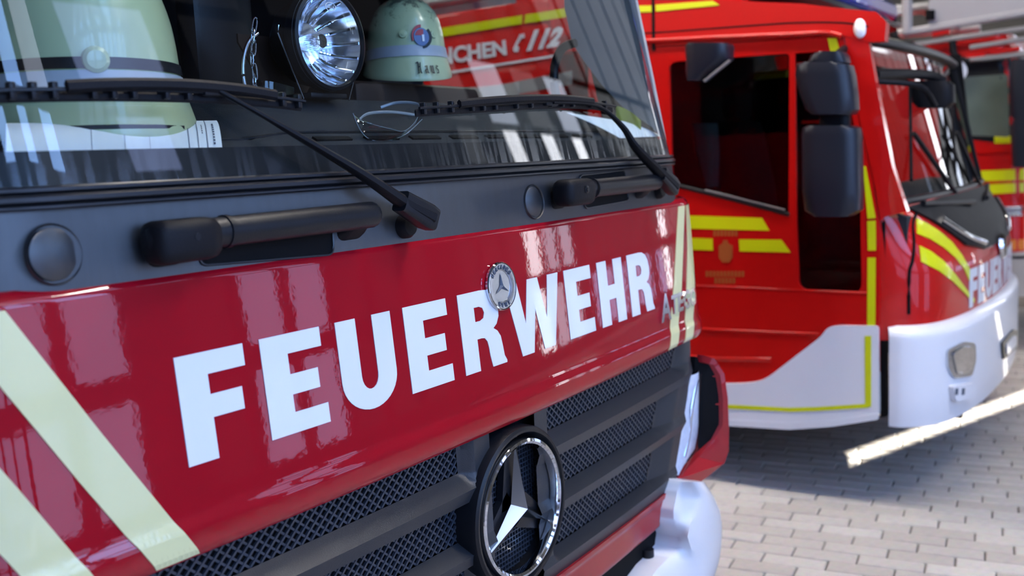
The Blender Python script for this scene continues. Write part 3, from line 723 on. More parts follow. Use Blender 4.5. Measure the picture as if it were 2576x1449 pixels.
# --- headlights, corner air ducts and bumper ends, both sides
def side(P, s): return Vector((P.x if s > 0 else -P.x, P.y, P.z))
for s in (1, -1):
    inner = [(1748, 945, 1.17), (1733, 1010, 1.12), (1722, 1075, 1.08), (1712, 1140, 1.04), (1703, 1192, 1.005)]
    outer = [(1766, 930, 1.235), (1769, 1000, 1.235), (1768, 1070, 1.228), (1757, 1130, 1.19), (1712, 1200, 1.04)]
    rows = []
    for (a, b, X), (c, d_, X2) in zip(inner, outer):
        p, q = onx(a, b, X), onx(c, d_, X2); rows.append([side(p+(q-p)*t+Vector((0, -.012*math.sin(math.pi*t), 0)), s) for t in lin(0, 1, 7)])
    V = [tuple(p) for r_ in rows for p in r_]; F = [(j*7+i, j*7+i+1, j*7+8+i, j*7+7+i) for j in range(4) for i in range(6)]
    V2 = [(p[0], p[1]+.014, p[2]) for p in V]
    hb_me = bpy.data.meshes.new('h'); hb_me.from_pydata(V2, [], F); hb = autosmooth(link('headlight', hb_me, 'lamp_white', T1), 60)
    lm = bpy.data.meshes.new('h'); lm.from_pydata(V, [], F); lo = autosmooth(link('lens', lm, 'lamp_lens', hb), 60)
    dp = smoothpath([side(onx(1755, 955, 1.205), s)+Vector((0, .006, 0)), side(onx(1742, 1020, 1.15), s)+Vector((0, .006, 0)), side(onx(1735, 1090, 1.13), s)+Vector((0, .006, 0)), side(onx(1722, 1150, 1.08), s)+Vector((0, .006, 0))], 6)
    tube('light_strip', dp, .010, 'reflector', hb, 8)
    # duct: red rim, dark inside with two ribs
    rim = [(1768, 893, 1.235), (1798, 903, 1.255), (1822, 940, 1.275), (1831, 1000, 1.285), (1834, 1080, 1.285), (1833, 1135, 1.285), (1822, 1166, 1.275), (1780, 1200, 1.21), (1702, 1252, 1.03), (1703, 1206, 1.02), (1757, 1150, 1.19), (1795, 1108, 1.25), (1818, 1070, 1.27), (1819, 1000, 1.27), (1812, 945, 1.262), (1795, 918, 1.25), (1770, 912, 1.235)]
    pts = [side(onx(*p), s) for p in rim]
    pi = fill([[(p[0], -p[1]) for p in rim]])
    lut = {(p[0], -p[1]): side(onx(*p), s) for p in rim}
    def mp(a, b, h, lut=lut):
        k = min(lut, key=lambda q: (q[0]-a)**2+(q[1]-b)**2); return lut[k]+Vector((0, -h, 0))
    du = slab('corner_duct', pi, mp, -.022, .0, 'red_low', T1, None, 40)
    inn = [(1764, 898, 1.232), (1800, 908, 1.252), (1824, 945, 1.272), (1829, 1060, 1.276), (1812, 1120, 1.262), (1757, 1165, 1.19), (1750, 1080, 1.19)]
    lut2 = {(p[0], -p[1]): side(onx(*p), s)+Vector((0, .022, 0)) for p in inn}
    slab('duct_inside', fill([[(p[0], -p[1]) for p in inn]]), lambda a, b, h, lut=lut2: mp(a, b, h, lut), -.03, 0, 'deep', du)
    lut3 = {(p[0], -p[1]): side(onx(*p), s)+Vector((0, .02, 0)) for p in inn}
    for py in (945, 1015): tube('rib', [side(onx(1768, py, 1.235), s)+Vector((0, .015, 0)), side(onx(1822, py+3, 1.272), s)+Vector((0, .015, 0))], .0035, 'red_low', du, 6)
    # outer cab skin behind the duct
    # white bumper end with its step
    BR = [(1212, 1706, 1740, 1771), (1250, 1701, 1760, 1796), (1285, 1694, 1752, 1811), (1318, 1695, 1737, 1816), (1350, 1704, 1730, 1816), (1380, 1700, 1738, 1814), (1405, 1680, 1748, 1810), (1430, 1655, 1752, 1804), (1465, 1630, 1750, 1792), (1520, 1590, 1738, 1770), (1570, 1560, 1715, 1745)]
    def bend(u, v):
        f_ = v*(len(BR)-1); j = min(int(f_), len(BR)-2); q = f_-j; py, l_, m_, r_ = (BR[j][k]*(1-q)+BR[j+1][k]*q for k in range(4))
        if u < .35: t_ = u/.35; px = l_+(m_-l_)*t_; yy = -.035-.045*t_
        else: t_ = (u-.35)/.65; px = m_+(r_-m_)*math.sin(t_*math.pi/2); yy = -.080-.012*math.sin(t_*math.pi)+.042*t_**2.2
        return side(ony(px, py, yy), s)
    autosmooth(surf('bumper_end', bend, lin(0, .35, 7)+lin(.40, 1, 14), lin(0, 1, 41), 'white', T1, .2), 60)
    tube('bumper_seam', smoothpath([side(onx(*p), s)+Vector((0, -.003, 0)) for p in ((1668, 1418, .84), (1695, 1420, .88), (1708, 1438, .895), (1712, 1500, .88))], 4), .0022, 'deep', T1, 5)
surf('bumper_centre', lambda x, z: (x, corner(x, 1.0)-.035+max(0, .30-z)*.15, z), lin(-.97, .97, 31), lin(.20, .36, 7), 'white', T1, .05)
box('gap_shade', (0, .14, .42), (2.1, .2, .16), 'deep', T1)  # near-black block standing in for the shade in the gap above the bumper
tube('tow_pin', [(.80, .03, .36), (.80, .03, .44)], .02, 'black', T1, 12)
box('tow_bracket', (.80, .04, .37), (.09, .07, .03), 'black', T1, .008)
# --- cab shell
cabp = rrect(-1.25, .0, 1.25, 1.75, .06)
def sidemap(X, sgn):
    return lambda a, b, h: Vector((X+sgn*h, a, b))
for s in (1, -1):
    outl = [(.10, .60), (1.75, .60), (1.75, 2.62), (.40, 2.62), (.32, 2.50), (.13, 1.70)]
    win = roundpoly([(.34, 1.80), (1.26, 1.80), (1.26, 2.42), (.53, 2.42), (.46, 2.25), (.40, 2.06)], .04)
    slab('cab_side', fill([outl, win]), sidemap(1.195*s, s), 0, .05, 'red', T1)
    dark = [(.10, 1.0), (1.72, 1.0), (1.72, 2.58), (.40, 2.58), (.32, 2.48), (.13, 1.70)]
    slab('door_trim', fill([dark, [tuple(p) for p in win]]), sidemap(1.18*s, s), 0, .014, 'deep', T1)
    slab('side_window', fill([win]), sidemap(1.21*s, s), 0, .004, 'window_glass', T1)
    # windscreen pillar trim inside
    pl = [(1590, -40), (1418, -40), (1420, 20), (1440, 110), (1470, 155), (1515, 215), (1565, 268), (1640, 320), (1668, 352), (1680, 400), (1640, 200)]
    Q = [(onx(a, b, 1.16).y, onx(a, b, 1.16).z) for a, b in pl]
    slab('pillar_trim', fill([Q]), sidemap(1.16*s, s), 0, .018, 'pillar', T1)
    gp = smoothpath([onx(a, b, 1.09) for a, b in ((1448, 108), (1415, 122), (1396, 165), (1395, 215), (1405, 262))], 6)
    tube('pillar_grip', [side(p, s) for p in gp], .016, 'black', T1, 10)
surf('cab_roof', lambda x, y: (x, y, 2.60-.03*(x/1.2)**2), lin(-1.22, 1.22, 15), lin(.20, 1.78, 9), 'red', T1, .05, off=(0, 0, 1))
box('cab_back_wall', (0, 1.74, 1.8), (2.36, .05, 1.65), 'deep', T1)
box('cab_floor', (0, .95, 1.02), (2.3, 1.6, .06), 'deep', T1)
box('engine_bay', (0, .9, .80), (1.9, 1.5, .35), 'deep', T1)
box('chassis', (0, 3.2, .62), (.9, 6.0, .22), 'black', T1)
body = box('body_box', (0, 4.4, 1.95), (2.46, 5.1, 2.3), 'red', T1, .03)
for i in range(3):
    for s in (1, -1): box('roller_shutter', (s*1.235, 2.75+1.6*i, 1.75), (.02, 1.4, 1.5), 'alu', body, .005)
for s in (1, -1):
    for y in (1.45, 5.4):
        wl = lathe('wheel', [(.26, -.12), (.44, -.13), (.49, -.10), (.50, 0), (.49, .10), (.44, .13), (.26, .12)], (s*1.05, y, .50), (s, 0, 0), 'tyre', T1, 40)
        lathe('rim', [(.0, .06), (.10, .06), (.12, .02), (.22, .03), (.26, .11)], (s*1.05, y, .50), (s, 0, 0), 'alu', wl, 32)
# --- dashboard rising away from the glass, console, seats
def dz(y): return 1.735+.52*(y-.12) if y < .38 else 1.870+.10*(y-.38)
ys = lin(.10, .62, 18)
def dzx(x, y):                                   # the dashboard drops to a flat tray on the driver's side
    q = min(1, max(0, (-.47-x)/.10)); return dz(y)*(1-q)+min(dz(y), 1.765)*q
dash = surf('dashboard', lambda x, y: (x, y+.03*(x/1.1)**2, dzx(x, y)-.012*max(0, abs(x)-.95)*4), lin(-1.12, 1.12, 61), ys, 'dash', T1, .25, off=(0, .05, -1))
tube('defrost_lip', [(x, .205+.03*(x/1.1)**2, dzx(x, .205)+.002) for x in lin(-1.1, 1.1, 31)], .0035, 'black', dash, 6)
for x in lin(-.36, .75, 8):
    box('air_vent', (x, .175+.03*(x/1.1)**2, dzx(x, .175)+.0015), (.11, .016, .006), 'deep', dash, rot=Matrix.Rotation(math.atan(.52), 3, 'X').to_euler())
box('console', (.50, .74, 1.80), (.62, .28, .30), 'brown', T1, .03)  # brown of a reflection in the glass put into the console's colour
tube('steering_wheel', [Vector((-.55+.22*math.cos(a), .78-.10*math.sin(a), 1.62+.19*math.sin(a))) for a in lin(0, 2*math.pi, 37)], .016, 'black', T1, 10)
for x, y in ((.90, .98), (-.6, 1.15)):
    st = loft('seat_back', [[Vector((x+u*wd, y+.02+v*.06+k, z)) for u, v in rrect(-1, -1, 1, 1, .4, 4)] for z, wd, k in ((1.25, .24, 0), (1.6, .25, .05), (1.85, .23, .10), (1.90, .17, .11))], 'cloth', T1)
    loft('headrest', [[Vector((x+u*wd, y+.08+v*.05, z)) for u, v in rrect(-1, -1, 1, 1, .5, 4)] for z, wd in ((1.93, .11), (1.96, .14), (2.08, .14), (2.13, .10))], 'cloth', st)
    for dx in (-.05, .05): tube('headrest_post', [(x+dx, y+.09, 1.86), (x+dx, y+.09, 1.98)], .007, 'steel', st, 8)
box('radio_unit', tuple(ony(545, 95, .75)), (.20, .08, .36), 'black', T1, .02)
box('roof_shelf', (-.1, .62, 2.40), (2.0, .5, .06), 'deep', T1, .02)

# ================================================================== THINGS BEHIND THE WINDSCREEN
def helmet(name, label, c, yaw, sc, m, dipf=.018):
    t = thing(name, label, 'helmet', c)
    W, Dp = .125*sc, .145*sc
    f = Vector((math.sin(yaw), -math.cos(yaw), 0)); r_ = Vector((math.cos(yaw), math.sin(yaw), 0)); C0 = Vector(c)
    def pt(a, R, z, add=0.): # a measured from the front
        return C0+f*(math.cos(a)*(Dp*R+add))+r_*(math.sin(a)*(W*R+add))+Vector((0, 0, z*sc))
    prof = [(1.14, 0.0), (1.16, .006), (1.10, .03), (1.04, .055), (1.015, .075), (1.0, .10), (.985, .125), (.94, .155), (.85, .19), (.70, .218), (.5, .238), (.28, .248), (.02, .252)]
    N = 48; V = []; F = []
    for R, z in prof:
        for k in range(N):
            a = 2*math.pi*k/N; dip = -dipf*math.cos(a)*max(0, 1-z/.06)
            ridge = .004*sc*math.exp(-(math.sin(a)*W*R/.012)**2) if z > .1 else 0
            V.append(tuple(pt(a, R, z+dip-.0)+Vector((0, 0, ridge))))
    for i in range(len(prof)-1):
        for k in range(N): F.append((i*N+k, i*N+(k+1) % N, (i+1)*N+(k+1) % N, (i+1)*N+k))
    F.append(tuple((len(prof)-1)*N+k for k in range(N)))
    me = bpy.data.meshes.new('shell'); me.from_pydata([tuple(Vector(v)-C0) for v in V], [], F)
    bm = bmesh.new(); bm.from_mesh(me); bmesh.ops.recalc_face_normals(bm, faces=bm.faces); bm.to_mesh(me); bm.free()
    sh = bpy.data.objects.new('shell', me); COL.objects.link(sh); me.materials.append(MATS[m]); sh.parent = t; autosmooth(sh, 60)
    sm = sh.modifiers.new('s', 'SUBSURF'); sm.levels = 1; sm.render_levels = 2
    def band(nm, z0, z1, R0, R1, mm, add, a0=-math.pi, a1=math.pi, n_=49):
        return surf(nm, lambda a, v: pt(a, R0+(R1-R0)*v, z0+(z1-z0)*v, add), lin(a0, a1, n_), [0, .5, 1], mm, sh, 0)
    return t, sh, pt, band
# big helmet at the left
h1c = ony(215, 318, .36); h1c = Vector((-.80, .40, 1.793))
t, sh, pt, band = helmet('fire_helmet', 'large pale yellow-green fire helmet with a dark band, behind the left end of the windscreen', h1c, math.radians(-30), 1.42, 'helmet')
band('dark_band', .070, .084, 1.022, 1.008, 'black', .003)
band('reflective_band', .038, .068, 1.085, 1.023, 'reflect', .0025)
kp = pt(math.radians(4), 1.01, .080, .004); lathe('knob', [(.0, .012), (.016, .011), (.022, .006), (.024, -.004)], kp, (kp-Vector(h1c)-Vector((0, 0, .12))).normalized()*1.0, 'helmet', sh, 24)
tube('neck_strap', smoothpath([pt(a, 1.12, -.002) for a in lin(-.6, .9, 6)], 4), .006, 'black', sh, 6)
# helmet in the middle
h2c = Vector((.46, .63, 1.972))
t, sh, pt, band = helmet('fire_helmet', 'smaller scuffed pale green fire helmet with round badge, right of the spotlight', h2c, math.radians(-38), .94, 'helmet_scuffed', .030)
band('reflective_band', .050, .084, 1.05, 1.008, 'reflect', .0022)
for a in (-18, 30):
    kp = pt(math.radians(a), .985, .118, .001); nrm = (kp-h2c-Vector((0, 0, .09))).normalized()
    lathe('button', [(.0, .006), (.005, .006), (.0055, .0045), (.011, .004), (.013, -.003)], kp, nrm, 'helmet', sh, 24)
a = math.radians(8); bc2 = pt(a, .995, .108, .003); nrm = (bc2-h2c-Vector((0, 0, .09))).normalized()
xa = Vector((0, 0, 1)).cross(nrm).normalized(); ya = nrm.cross(xa)
def bm2(px, py, h): return bc2+xa*px+ya*py+nrm*h
bd = slab('badge', fill([arc(0, 0, .024, .026, 0, 360, 30)[:-1]]), bm2, -.004, .002, 'print_blue', sh)
slab('badge_field', fill([[(-.017, .004)]+arc(0, 0, .020, .022, 170, 70, 8)+[(.006, .004)]]), bm2, .002, .003, 'print_red', bd)
slab('badge_crescent', fill([arc(0, 0, .033, .034, -85, 45, 14)+arc(0, 0, .0255, .027, 45, -85, 14)]), bm2, -.002, .0015, 'black', bd)
slab('badge_crescent', fill([arc(0, 0, .030, .036, 88, 200, 12)+arc(0, 0, .0255, .027, 200, 88, 12)]), bm2, -.002, .0015, 'print_red', bd)
V1, F1 = text2d('1', 1, .03); slab('digit', (V1, F1), lambda p, q, h: bm2(.001+p*.007, -.014+q*.02, h), .003, .0042, 'decal_white', bd)
# name on the brim, broad-pen lettering from strokes
def stroke_letters(word, a0, step, zz, hh):
    G = {'H': [[(0, .9), (.25, 1), (.35, .95), (.35, .1), (.2, 0), (.45, .05)], [(.35, .55), (.7, .6)], [(.75, .95), (.68, .5), (.72, .1), (.85, .0)]],
         'a': [[(.1, .6), (.45, .68), (.5, .1), (.65, 0)], [(.45, .4), (.12, .3), (.15, .05), (.45, .08)]],
         'u': [[(.1, .68), (.15, .1), (.4, .02), (.5, .1)], [(.5, .68), (.52, .1), (.65, 0)]],
         's': [[(.55, .6), (.3, .7), (.12, .5), (.5, .3), (.45, .05), (.1, .05)]]}
    for i, ch in enumerate(word):
        for st_ in G[ch]:
            P = [pt(math.radians(a0+step*(i+(.35 if i else 0)+p[0]*.9)), 1.145-.105*(zz+p[1]*hh)/.05, zz+p[1]*hh, .0025) for p in st_]
            tube('letter', P, .0019, 'black', sh, 4)
stroke_letters('Haus', -3, 8.0, -.006, .036)
# spotlight
spc = Vector((-.222, .30, 1.998)); sp = thing('spotlight', 'round chrome searchlight standing on the dashboard beside a hanging chain', 'spotlight', (-.222, .30, 1.872))
SR = .112
hs_ = lathe('housing', [(SR*.98, -.004), (SR*1.05, .0), (SR*1.06, .02), (SR*1.0, .03), (SR*.85, .09), (SR*.5, .14), (0, .15)], spc, (0, 1, 0), 'black', sp, 56)
lathe('bezel', [(SR*.93, -.004), (SR*.97, -.012), (SR*1.03, -.008), (SR*1.05, .004)], spc, (0, 1, 0), 'black', hs_, 56)
rf = lathe('reflector', [(SR*.95, .0), (SR*.9, .018), (SR*.78, .045), (SR*.6, .068), (SR*.42, .082), (SR*.24, .09), (SR*.1, .095)], spc, (0, 1, 0), 'reflector', hs_, 56)
for k in range(18):
    a = 2*math.pi*k/18; e = Vector((math.cos(a), 0, math.sin(a)))
    tube('flute', [spc+e*SR*r+Vector((0, y-.002, 0)) for r, y in ((.93, .006), (.8, .04), (.62, .064), (.44, .079))], .0035, 'chrome', rf, 6)
lathe('bulb_shield', [(0, .02), (.016, .022), (.02, .03), (.02, .08)], spc, (0, 1, 0), 'chrome', rf, 24)
ln = lathe('lens', [(0, -.012), (SR*.5, -.010), (SR*.8, -.006), (SR*.95, -.001)], spc, (0, 1, 0), 'lens', hs_, 48)
slab('maker_oval', fill([arc(.0, .074, .017, .0105, 0, 360, 24)[:-1], arc(.0, .074, .015, .009, 0, 360, 24)[:-1]]), lambda p, q, h: spc+Vector((p, -.011-h, q)), 0, .001, 'decal_white', ln)
slab('maker_mark', text2d('HELLA', 1, .02), lambda p, q, h: spc+Vector((-.012+p*.024, -.0115-h, .070+q*.008)), 0, .0008, 'decal_white', ln)
brk = loft('bracket', [[spc+Vector((u*wd, y, z)) for u, y in ((-1, .155), (1, .155), (1, .149), (-1, .149))] for z, wd in ((-.13, .05), (.0, .14), (.02, .14))], 'brown', sp)
for s in (-1, 1): tube('bracket_edge', [spc+Vector((s*.135, .02, .025)), spc+Vector((s*.140, .02, .008)), spc+Vector((s*.075, .02, -.135))], .0016, 'steel', sp, 6)
box('foot', spc+Vector((0, .06, -.126)), (.12, .10, .012), 'black', sp, .003)
# chain with its steel ring
ch = thing('chain', 'thin steel link chain hanging in front of a curved metal hoop', 'chain', tuple(ony(648, 240, .29)))
cp = [ony(px, py, .29) for px, py in ((640, 64), (636, 92), (638, 120), (634, 150), (641, 180), (640, 208), (645, 234))]
for i, p in enumerate(cp):
    L_ = []; d = (cp[min(i+1, 6)]-cp[max(i-1, 0)]).normalized(); sdv = Vector((1, 0, 0)) if i % 2 == 0 else Vector((.25, 1, 0)).normalized()
    for k in range(17):
        a = 2*math.pi*k/16; st_ = .0045*math.cos(a); lo_ = .0105*math.sin(a)+(.007 if math.sin(a) > 0 else -.007)*min(1, abs(math.sin(a))*2)
        L_.append(p+sdv*st_*1.3+d*lo_)
    tube('link', L_, .0017, 'steel', ch, 6, cap=False)
tube('hoop', smoothpath([ony(*p, .31) for p in ((648, 84), (626, 104), (614, 140), (611, 180), (616, 215), (626, 240))], 6), .0045, 'steel', ch, 8)
# papers, glasses, hi-vis reflection sheet
def dashpt(px, py, off=.004):
    d = ray(px, py); tt = .5
    best = None
    for k in range(400):
        P = CAM+d*((.10+k*.0015-CAM.y)/d.y)
        if P.z <= dz(max(.1, P.y-.03*(P.x/1.1)**2))+off: return P
        best = P
    return best
def sheet(name, label, P00, P10, P11, P01, bulge, m='paper', nu=18, nv=8):
    o = surf(name, lambda u, v: (P00*(1-u)+P10*u)*(1-v)+(P01*(1-u)+P11*u)*v+Vector((0, -.2, 1))*bulge*math.sin(math.pi*v), lin(0, 1, nu), lin(0, 1, nv), m, None, .0012, off=(0, .5, -.8))
    tag(o, label, 'paper'); return o
pa, pb, pc, pd = ony(15, 384, .135), ony(560, 380, .135), ony(545, 303, .27), ony(15, 310, .27)
nb = sheet('notepad', 'pale blue ruled form lying below the left helmet', pa, pb, pc, pd, .012)
nbm = lambda u, v, h: (pa*(1-u)+pb*u)*(1-v)+(pd*(1-u)+pc*u)*v+Vector((0, -.2, 1))*(.012*math.sin(math.pi*v)+h+.001)
for u in (.82, .87, .92): slab('ruled_line', fill([[(u, .02), (u+.003, .02), (u+.003, .97), (u, .97)]]), nbm, .0002, .0006, 'ink', nb, .1)
for u in (.35, .5, .62): slab('ruled_line', fill([[(u, .02), (u+.0016, .02), (u+.0016, .97), (u, .97)]]), nbm, .0002, .0006, 'ink', nb, .1)
for k in range(9): slab('print', fill([[(.955, .12+k*.065), (.965, .12+k*.065), (.965, .155+k*.065), (.955, .155+k*.065)]]), nbm, .0002, .0006, 'ink', nb)
for k in range(5): slab('print', fill([[(.895, .35+k*.06), (.90, .35+k*.06), (.90, .385+k*.06), (.895, .385+k*.06)]]), nbm, .0002, .0006, 'ink', nb)
sheet('paper_sheet', 'white paper sheet at the right end of the dashboard behind the short wiper', ony(1560, 347, .16), ony(1664, 342, .13), ony(1570, 305, .22), ony(1425, 283, .24), .004)
ve = surf('hivis_reflection', lambda u, v: onx(1556+u*56, 332-v*62*(1-.5*u), 1.11)+Vector((.012*math.sin(3*u), 0, .006*math.sin(7*v+3*u))), lin(0, 1, 10), lin(0, 1, 10), 'reflected_hivis', None, .01)  # yellow-green sheet added for a hi-vis reflection in the windscreen
tag(ve, 'yellow-green sheet added for a hi-vis reflection by the right windscreen pillar', 'reflected_hivis')
# safety glasses
gg = thing('safety_glasses', 'clear wraparound safety glasses lying on the dashboard', 'glasses', tuple(ony(975, 350, .20)))
up = [ony(*p, .20) for p in ((905, 300), (935, 312), (985, 325), (1015, 330), (1040, 312), (1056, 285))]
lo2 = [ony(*p, .17) for p in ((888, 285), (908, 330), (935, 352), (975, 354), (1020, 338), (1062, 300))]
lo2 = [p for p in lo2]
A_, B_ = smoothpath(up, 5), smoothpath(lo2, 5)
surf('lens', lambda u, v: A_[int(u)]*(1-v)+B_[int(u)]*v+Vector((0, -.012*math.sin(math.pi*u/(len(A_)-1)), 0)), list(range(len(A_))), lin(0, 1, 5), 'goggle', gg, .0025)
tube('rim', A_, .0011, 'clear_edge', gg, 6); tube('rim', B_, .0011, 'clear_edge', gg, 6)
tube('temple', smoothpath([ony(*p, y) for p, y in (((1056, 285), .2), ((1050, 262), .22), ((1000, 258), .27), ((958, 270), .3))], 5), .0022, 'clear_edge', gg, 6, flat=(.6, 1.6))
tube('temple', smoothpath([ony(*p, y) for p, y in (((905, 300), .2), ((930, 285), .23), ((990, 282), .28), ((1050, 290), .3))], 5), .0022, 'clear_edge', gg, 6, flat=(.6, 1.6))
# two spare visors lying between the chain and the spotlight
vs_ = surf('clear_visor', lambda u, v: ony(665+u*75, 238-v*40*math.sin(math.pi*(.15+.7*u)), .34)+Vector((0, .05*math.sin(math.pi*u), 0)), lin(0, 1, 10), lin(0, 1, 6), 'goggle', None, .002)
tag(vs_, 'small clear plastic visor standing left of the searchlight bracket', 'visor')
mc = thing('clipboard_clip', 'bright metal spring clip beside the foot of the chain', 'clip', tuple(ony(580, 235, .3)))
loft('jaw', [[ony(px, py, .3)+Vector((0, u, 0)) for u in (0, .02)]+[ony(px, py+14, .3)+Vector((0, u, 0)) for u in (.02, 0)] for px, py in ((548, 206), (580, 218), (622, 236))], 'chrome_soft', mc)
tube('handle', [ony(548, 212, .29), ony(600, 232, .29)], .004, 'chrome', mc, 8)
# ================================================================== SECOND FIRE ENGINE
T2 = thing('fire_engine', 'bright red fire engine with yellow stripes and a white bumper, side on at the right', 'fire engine', (3.95, 0, 0))
X2 = 2.70
half = [(2.70, 1.30), (2.70, .6), (2.70, .1), (2.70, -.10), (2.703, -.20), (2.72, -.29), (2.765, -.375), (2.86, -.445), (3.05, -.50), (3.4, -.545), (3.95, -.565)]
PLAN = [Vector((x, y, 0)) for x, y in half]+[Vector((7.9-x, y, 0)) for x, y in half[-2::-1]]
PLAN = smoothpath(PLAN, 6)
def plan_n(i):
    t = (PLAN[min(i+1, len(PLAN)-1)]-PLAN[max(i-1, 0)]).normalized(); return Vector((t.y, -t.x, 0))     # outward
def nose(i, z):
    p = PLAN[int(i)].copy(); wt = min(1, max(0, (-.20-p.y)/.30))
    if z > 1.10: p.y += wt*.17*((z-1.10)/.32)**1.4
    if z > 2.2: p.x += .12*(z-2.2)*(1 if p.x < 3.95 else -1)
    p.z = z; return p
i0 = min(i for i, p in enumerate(PLAN) if p.y < -.245); i1 = len(PLAN)-1-i0
# plain helper surface for the door side (never linked into the scene)
def helper(fn, us, vs):
    V = [fn(u, v) for v in vs for u in us]; nu = len(us)
    return BVHTree.FromPolygons(V, [(j*nu+i, j*nu+i+1, (j+1)*nu+i+1, (j+1)*nu+i) for j in range(len(vs)-1) for i in range(nu-1)])
sideB = helper(lambda y, z: Vector((X2+.12*max(0, z-2.2), y, z)), lin(-.9, 8, 20), [.2, 1.2, 2.2, 2.5, 3.0])
SM = pxmap(sideB)
def p2(pts): return fill([pts])
def splate(name, pts, h0, h1, m, par=None, r=0, holes=(), ml=None):
    o = roundpoly(pts, r) if r else pts
    return slab(name, fill([o]+list(holes)), SM, h0, h1, m, par or T2, ml, 40)
WIN1 = roundpoly([(1682, 156), (1986, 134), (1984, 538), (1705, 466), (1690, 440)], [22, 12, 8, 8, 8])
WIN2 = roundpoly([(1999, 134), (2098, 127), (2126, 200), (2150, 320), (2163, 440), (2168, 738), (2010, 728), (2003, 560)], [6, 10, 10, 20, 30, 26, 26, 6])
door = splate('door', [(1480, 1000), (1480, 128), (2122, 92), (2160, 300), (2195, 450), (2213, 560), (2213, 1040)], -.03, 0, 'red2', None, 0, [WIN1, WIN2], 120)
slab('door_window', fill([WIN1]), SM, -.022, -.016, 'dark_glass', door, 120)
slab('door_window', fill([WIN2]), SM, -.022, -.016, 'dark_glass', door, 120)
tube('window_moulding', [SM(a, b, .004) for a, b in ((1700, 466), (1780, 486), (1880, 511), (1986, 540))], .010, 'black', door, 6)
tube('window_moulding', [SM(a, b, .006) for a, b in ((1775, 478), (1860, 499), (1975, 528))], .004, 'alu', door, 6)
for zz, r_ in ((719, .008), (828, .012)):
    tube('door_crease', smoothpath([SM(a, zz+(a-1763)*.044, -.004) for a in (1560, 1763, 1880, 1990, 2060 if zz > 800 else 2190)], 3), r_, 'red2', door, 8, flat=(1, .8))
tube('door_crease', [SM(a, b, -.004) for a, b in ((1700, 895), (1800, 903), (1940, 905))], .012, 'red2', door, 8)
splate('pillar', [(2124, 92), (2185, 106), (2206, 220), (2245, 420), (2282, 532), (2226, 545), (2216, 556), (2198, 450), (2163, 300)], -.05, .004, 'red2', None, 0, (), 60)
roofside = splate('roof_side', [(1300, 140), (1300, -20), (1640, 0), (1830, 2), (2020, 10), (2120, 22), (2205, 30), (2230, 55), (2226, 104), (2186, 106), (2120, 90), (1480, 126)], -.06, .006, 'red2', None, 0, (), 80)
tube('rain_gutter', smoothpath([SM(a, b, .012) for a, b in ((1480, 112), (1645, 104), (1850, 94), (2000, 88), (2080, 84), (2118, 92))], 4), .013, 'red2', roofside, 8)
tube('roof_seam', smoothpath([SM(a, b, .004) for a, b in ((1480, 90), (1645, 83), (1850, 68), (2000, 58), (2120, 58), (2185, 68))], 4), .005, 'deep', roofside, 6)
surf('roof', lambda x, y: (x, y, 2.19+.31*min(1, max(0, (y-.15)/.3))-.05*abs((x-3.95)/1.2)**4), lin(2.74, 5.16, 25), lin(-.06, 1.32, 20), 'red2', T2, .05, off=(0, 0, -1))
splate('seam', [(1642, 128), (1641, -10), (1648, -10), (1650, 128)], .006, .009, 'deep')
# yellow markings
for P in ([(1700, 541), (1917, 548), (1936, 580), (1700, 574)], [(1700, 597), (1793, 600), (1794, 630), (1700, 627)], [(1859, 602), (1966, 603), (1989, 635), (1861, 632)]):
    splate('yellow_stripe', P, .001, .003, 'yellow', door, 0, (), 60)
for P in ([(2171, 418), (2178, 418), (2203, 548), (2183, 550)], [(2182, 556), (2203, 555), (2204, 630), (2184, 630)], [(2183, 648), (2203, 648), (2202, 818), (2182, 818)], [(2082, 96), (2104, 96), (2114, 132), (2090, 132)]):
    splate('yellow_stripe', P, .001, .004, 'yellow', door, 0, (), 60)
for P in ([(1480, 17), (1641, 15), (1641, 31), (1480, 36)], [(1651, 13), (1795, 3), (1812, 14), (1652, 30)]):
    splate('yellow_stripe', P, .007, .010, 'yellow', roofside, 0, (), 60)
# faded gold crest and inscription
splate('crest', [(1808, 618), (1818, 612), (1820, 604), (1830, 604), (1832, 612), (1843, 618), (1843, 648), (1834, 660), (1818, 660), (1809, 648)], .001, .003, 'gold', door)
for a, b, c_, d in ((1795, 578, 1860, 594), (1776, 682, 1878, 696), (1798, 699, 1854, 713)):
    nn_ = int((c_-a)/9)
    for k in range(nn_): splate('inscription', [(a+k*9, b), (a+k*9+6, b), (a+k*9+6, d), (a+k*9, d)], .001, .002, 'gold', door)
# white step panel under the door
sill = splate('step_panel', roundpoly([(1700, 962), (1880, 963), (1925, 955), (1990, 905), (2068, 845), (2085, 822), (2110, 817), (2212, 819), (2214, 1052), (2100, 1070), (1990, 1078), (1700, 1060)], [2, 30, 30, 10, 14, 10, 14, 10, 20, 20, 10, 2]), -.05, .022, 'white', None, 0, (), 60)
splate('yellow_line', [(2179, 843), (2195, 843), (2195, 1020), (2184, 1023), (2060, 1031), (1990, 1033), (1700, 1018), (1700, 1008), (1990, 1023), (2060, 1021), (2180, 1013)], .023, .025, 'yellow', sill, 0, (), 60)
splate('step_edge', [(1700, 1046), (1990, 1060), (2100, 1054), (2214, 1036), (2214, 1052), (2100, 1070), (1990, 1078), (1700, 1060)], .022, .026, 'white', sill, 6, (), 60)
splate('gap', [(2213, 560), (2225, 556), (2228, 1050), (2213, 1052)], -.06, -.012, 'deep')
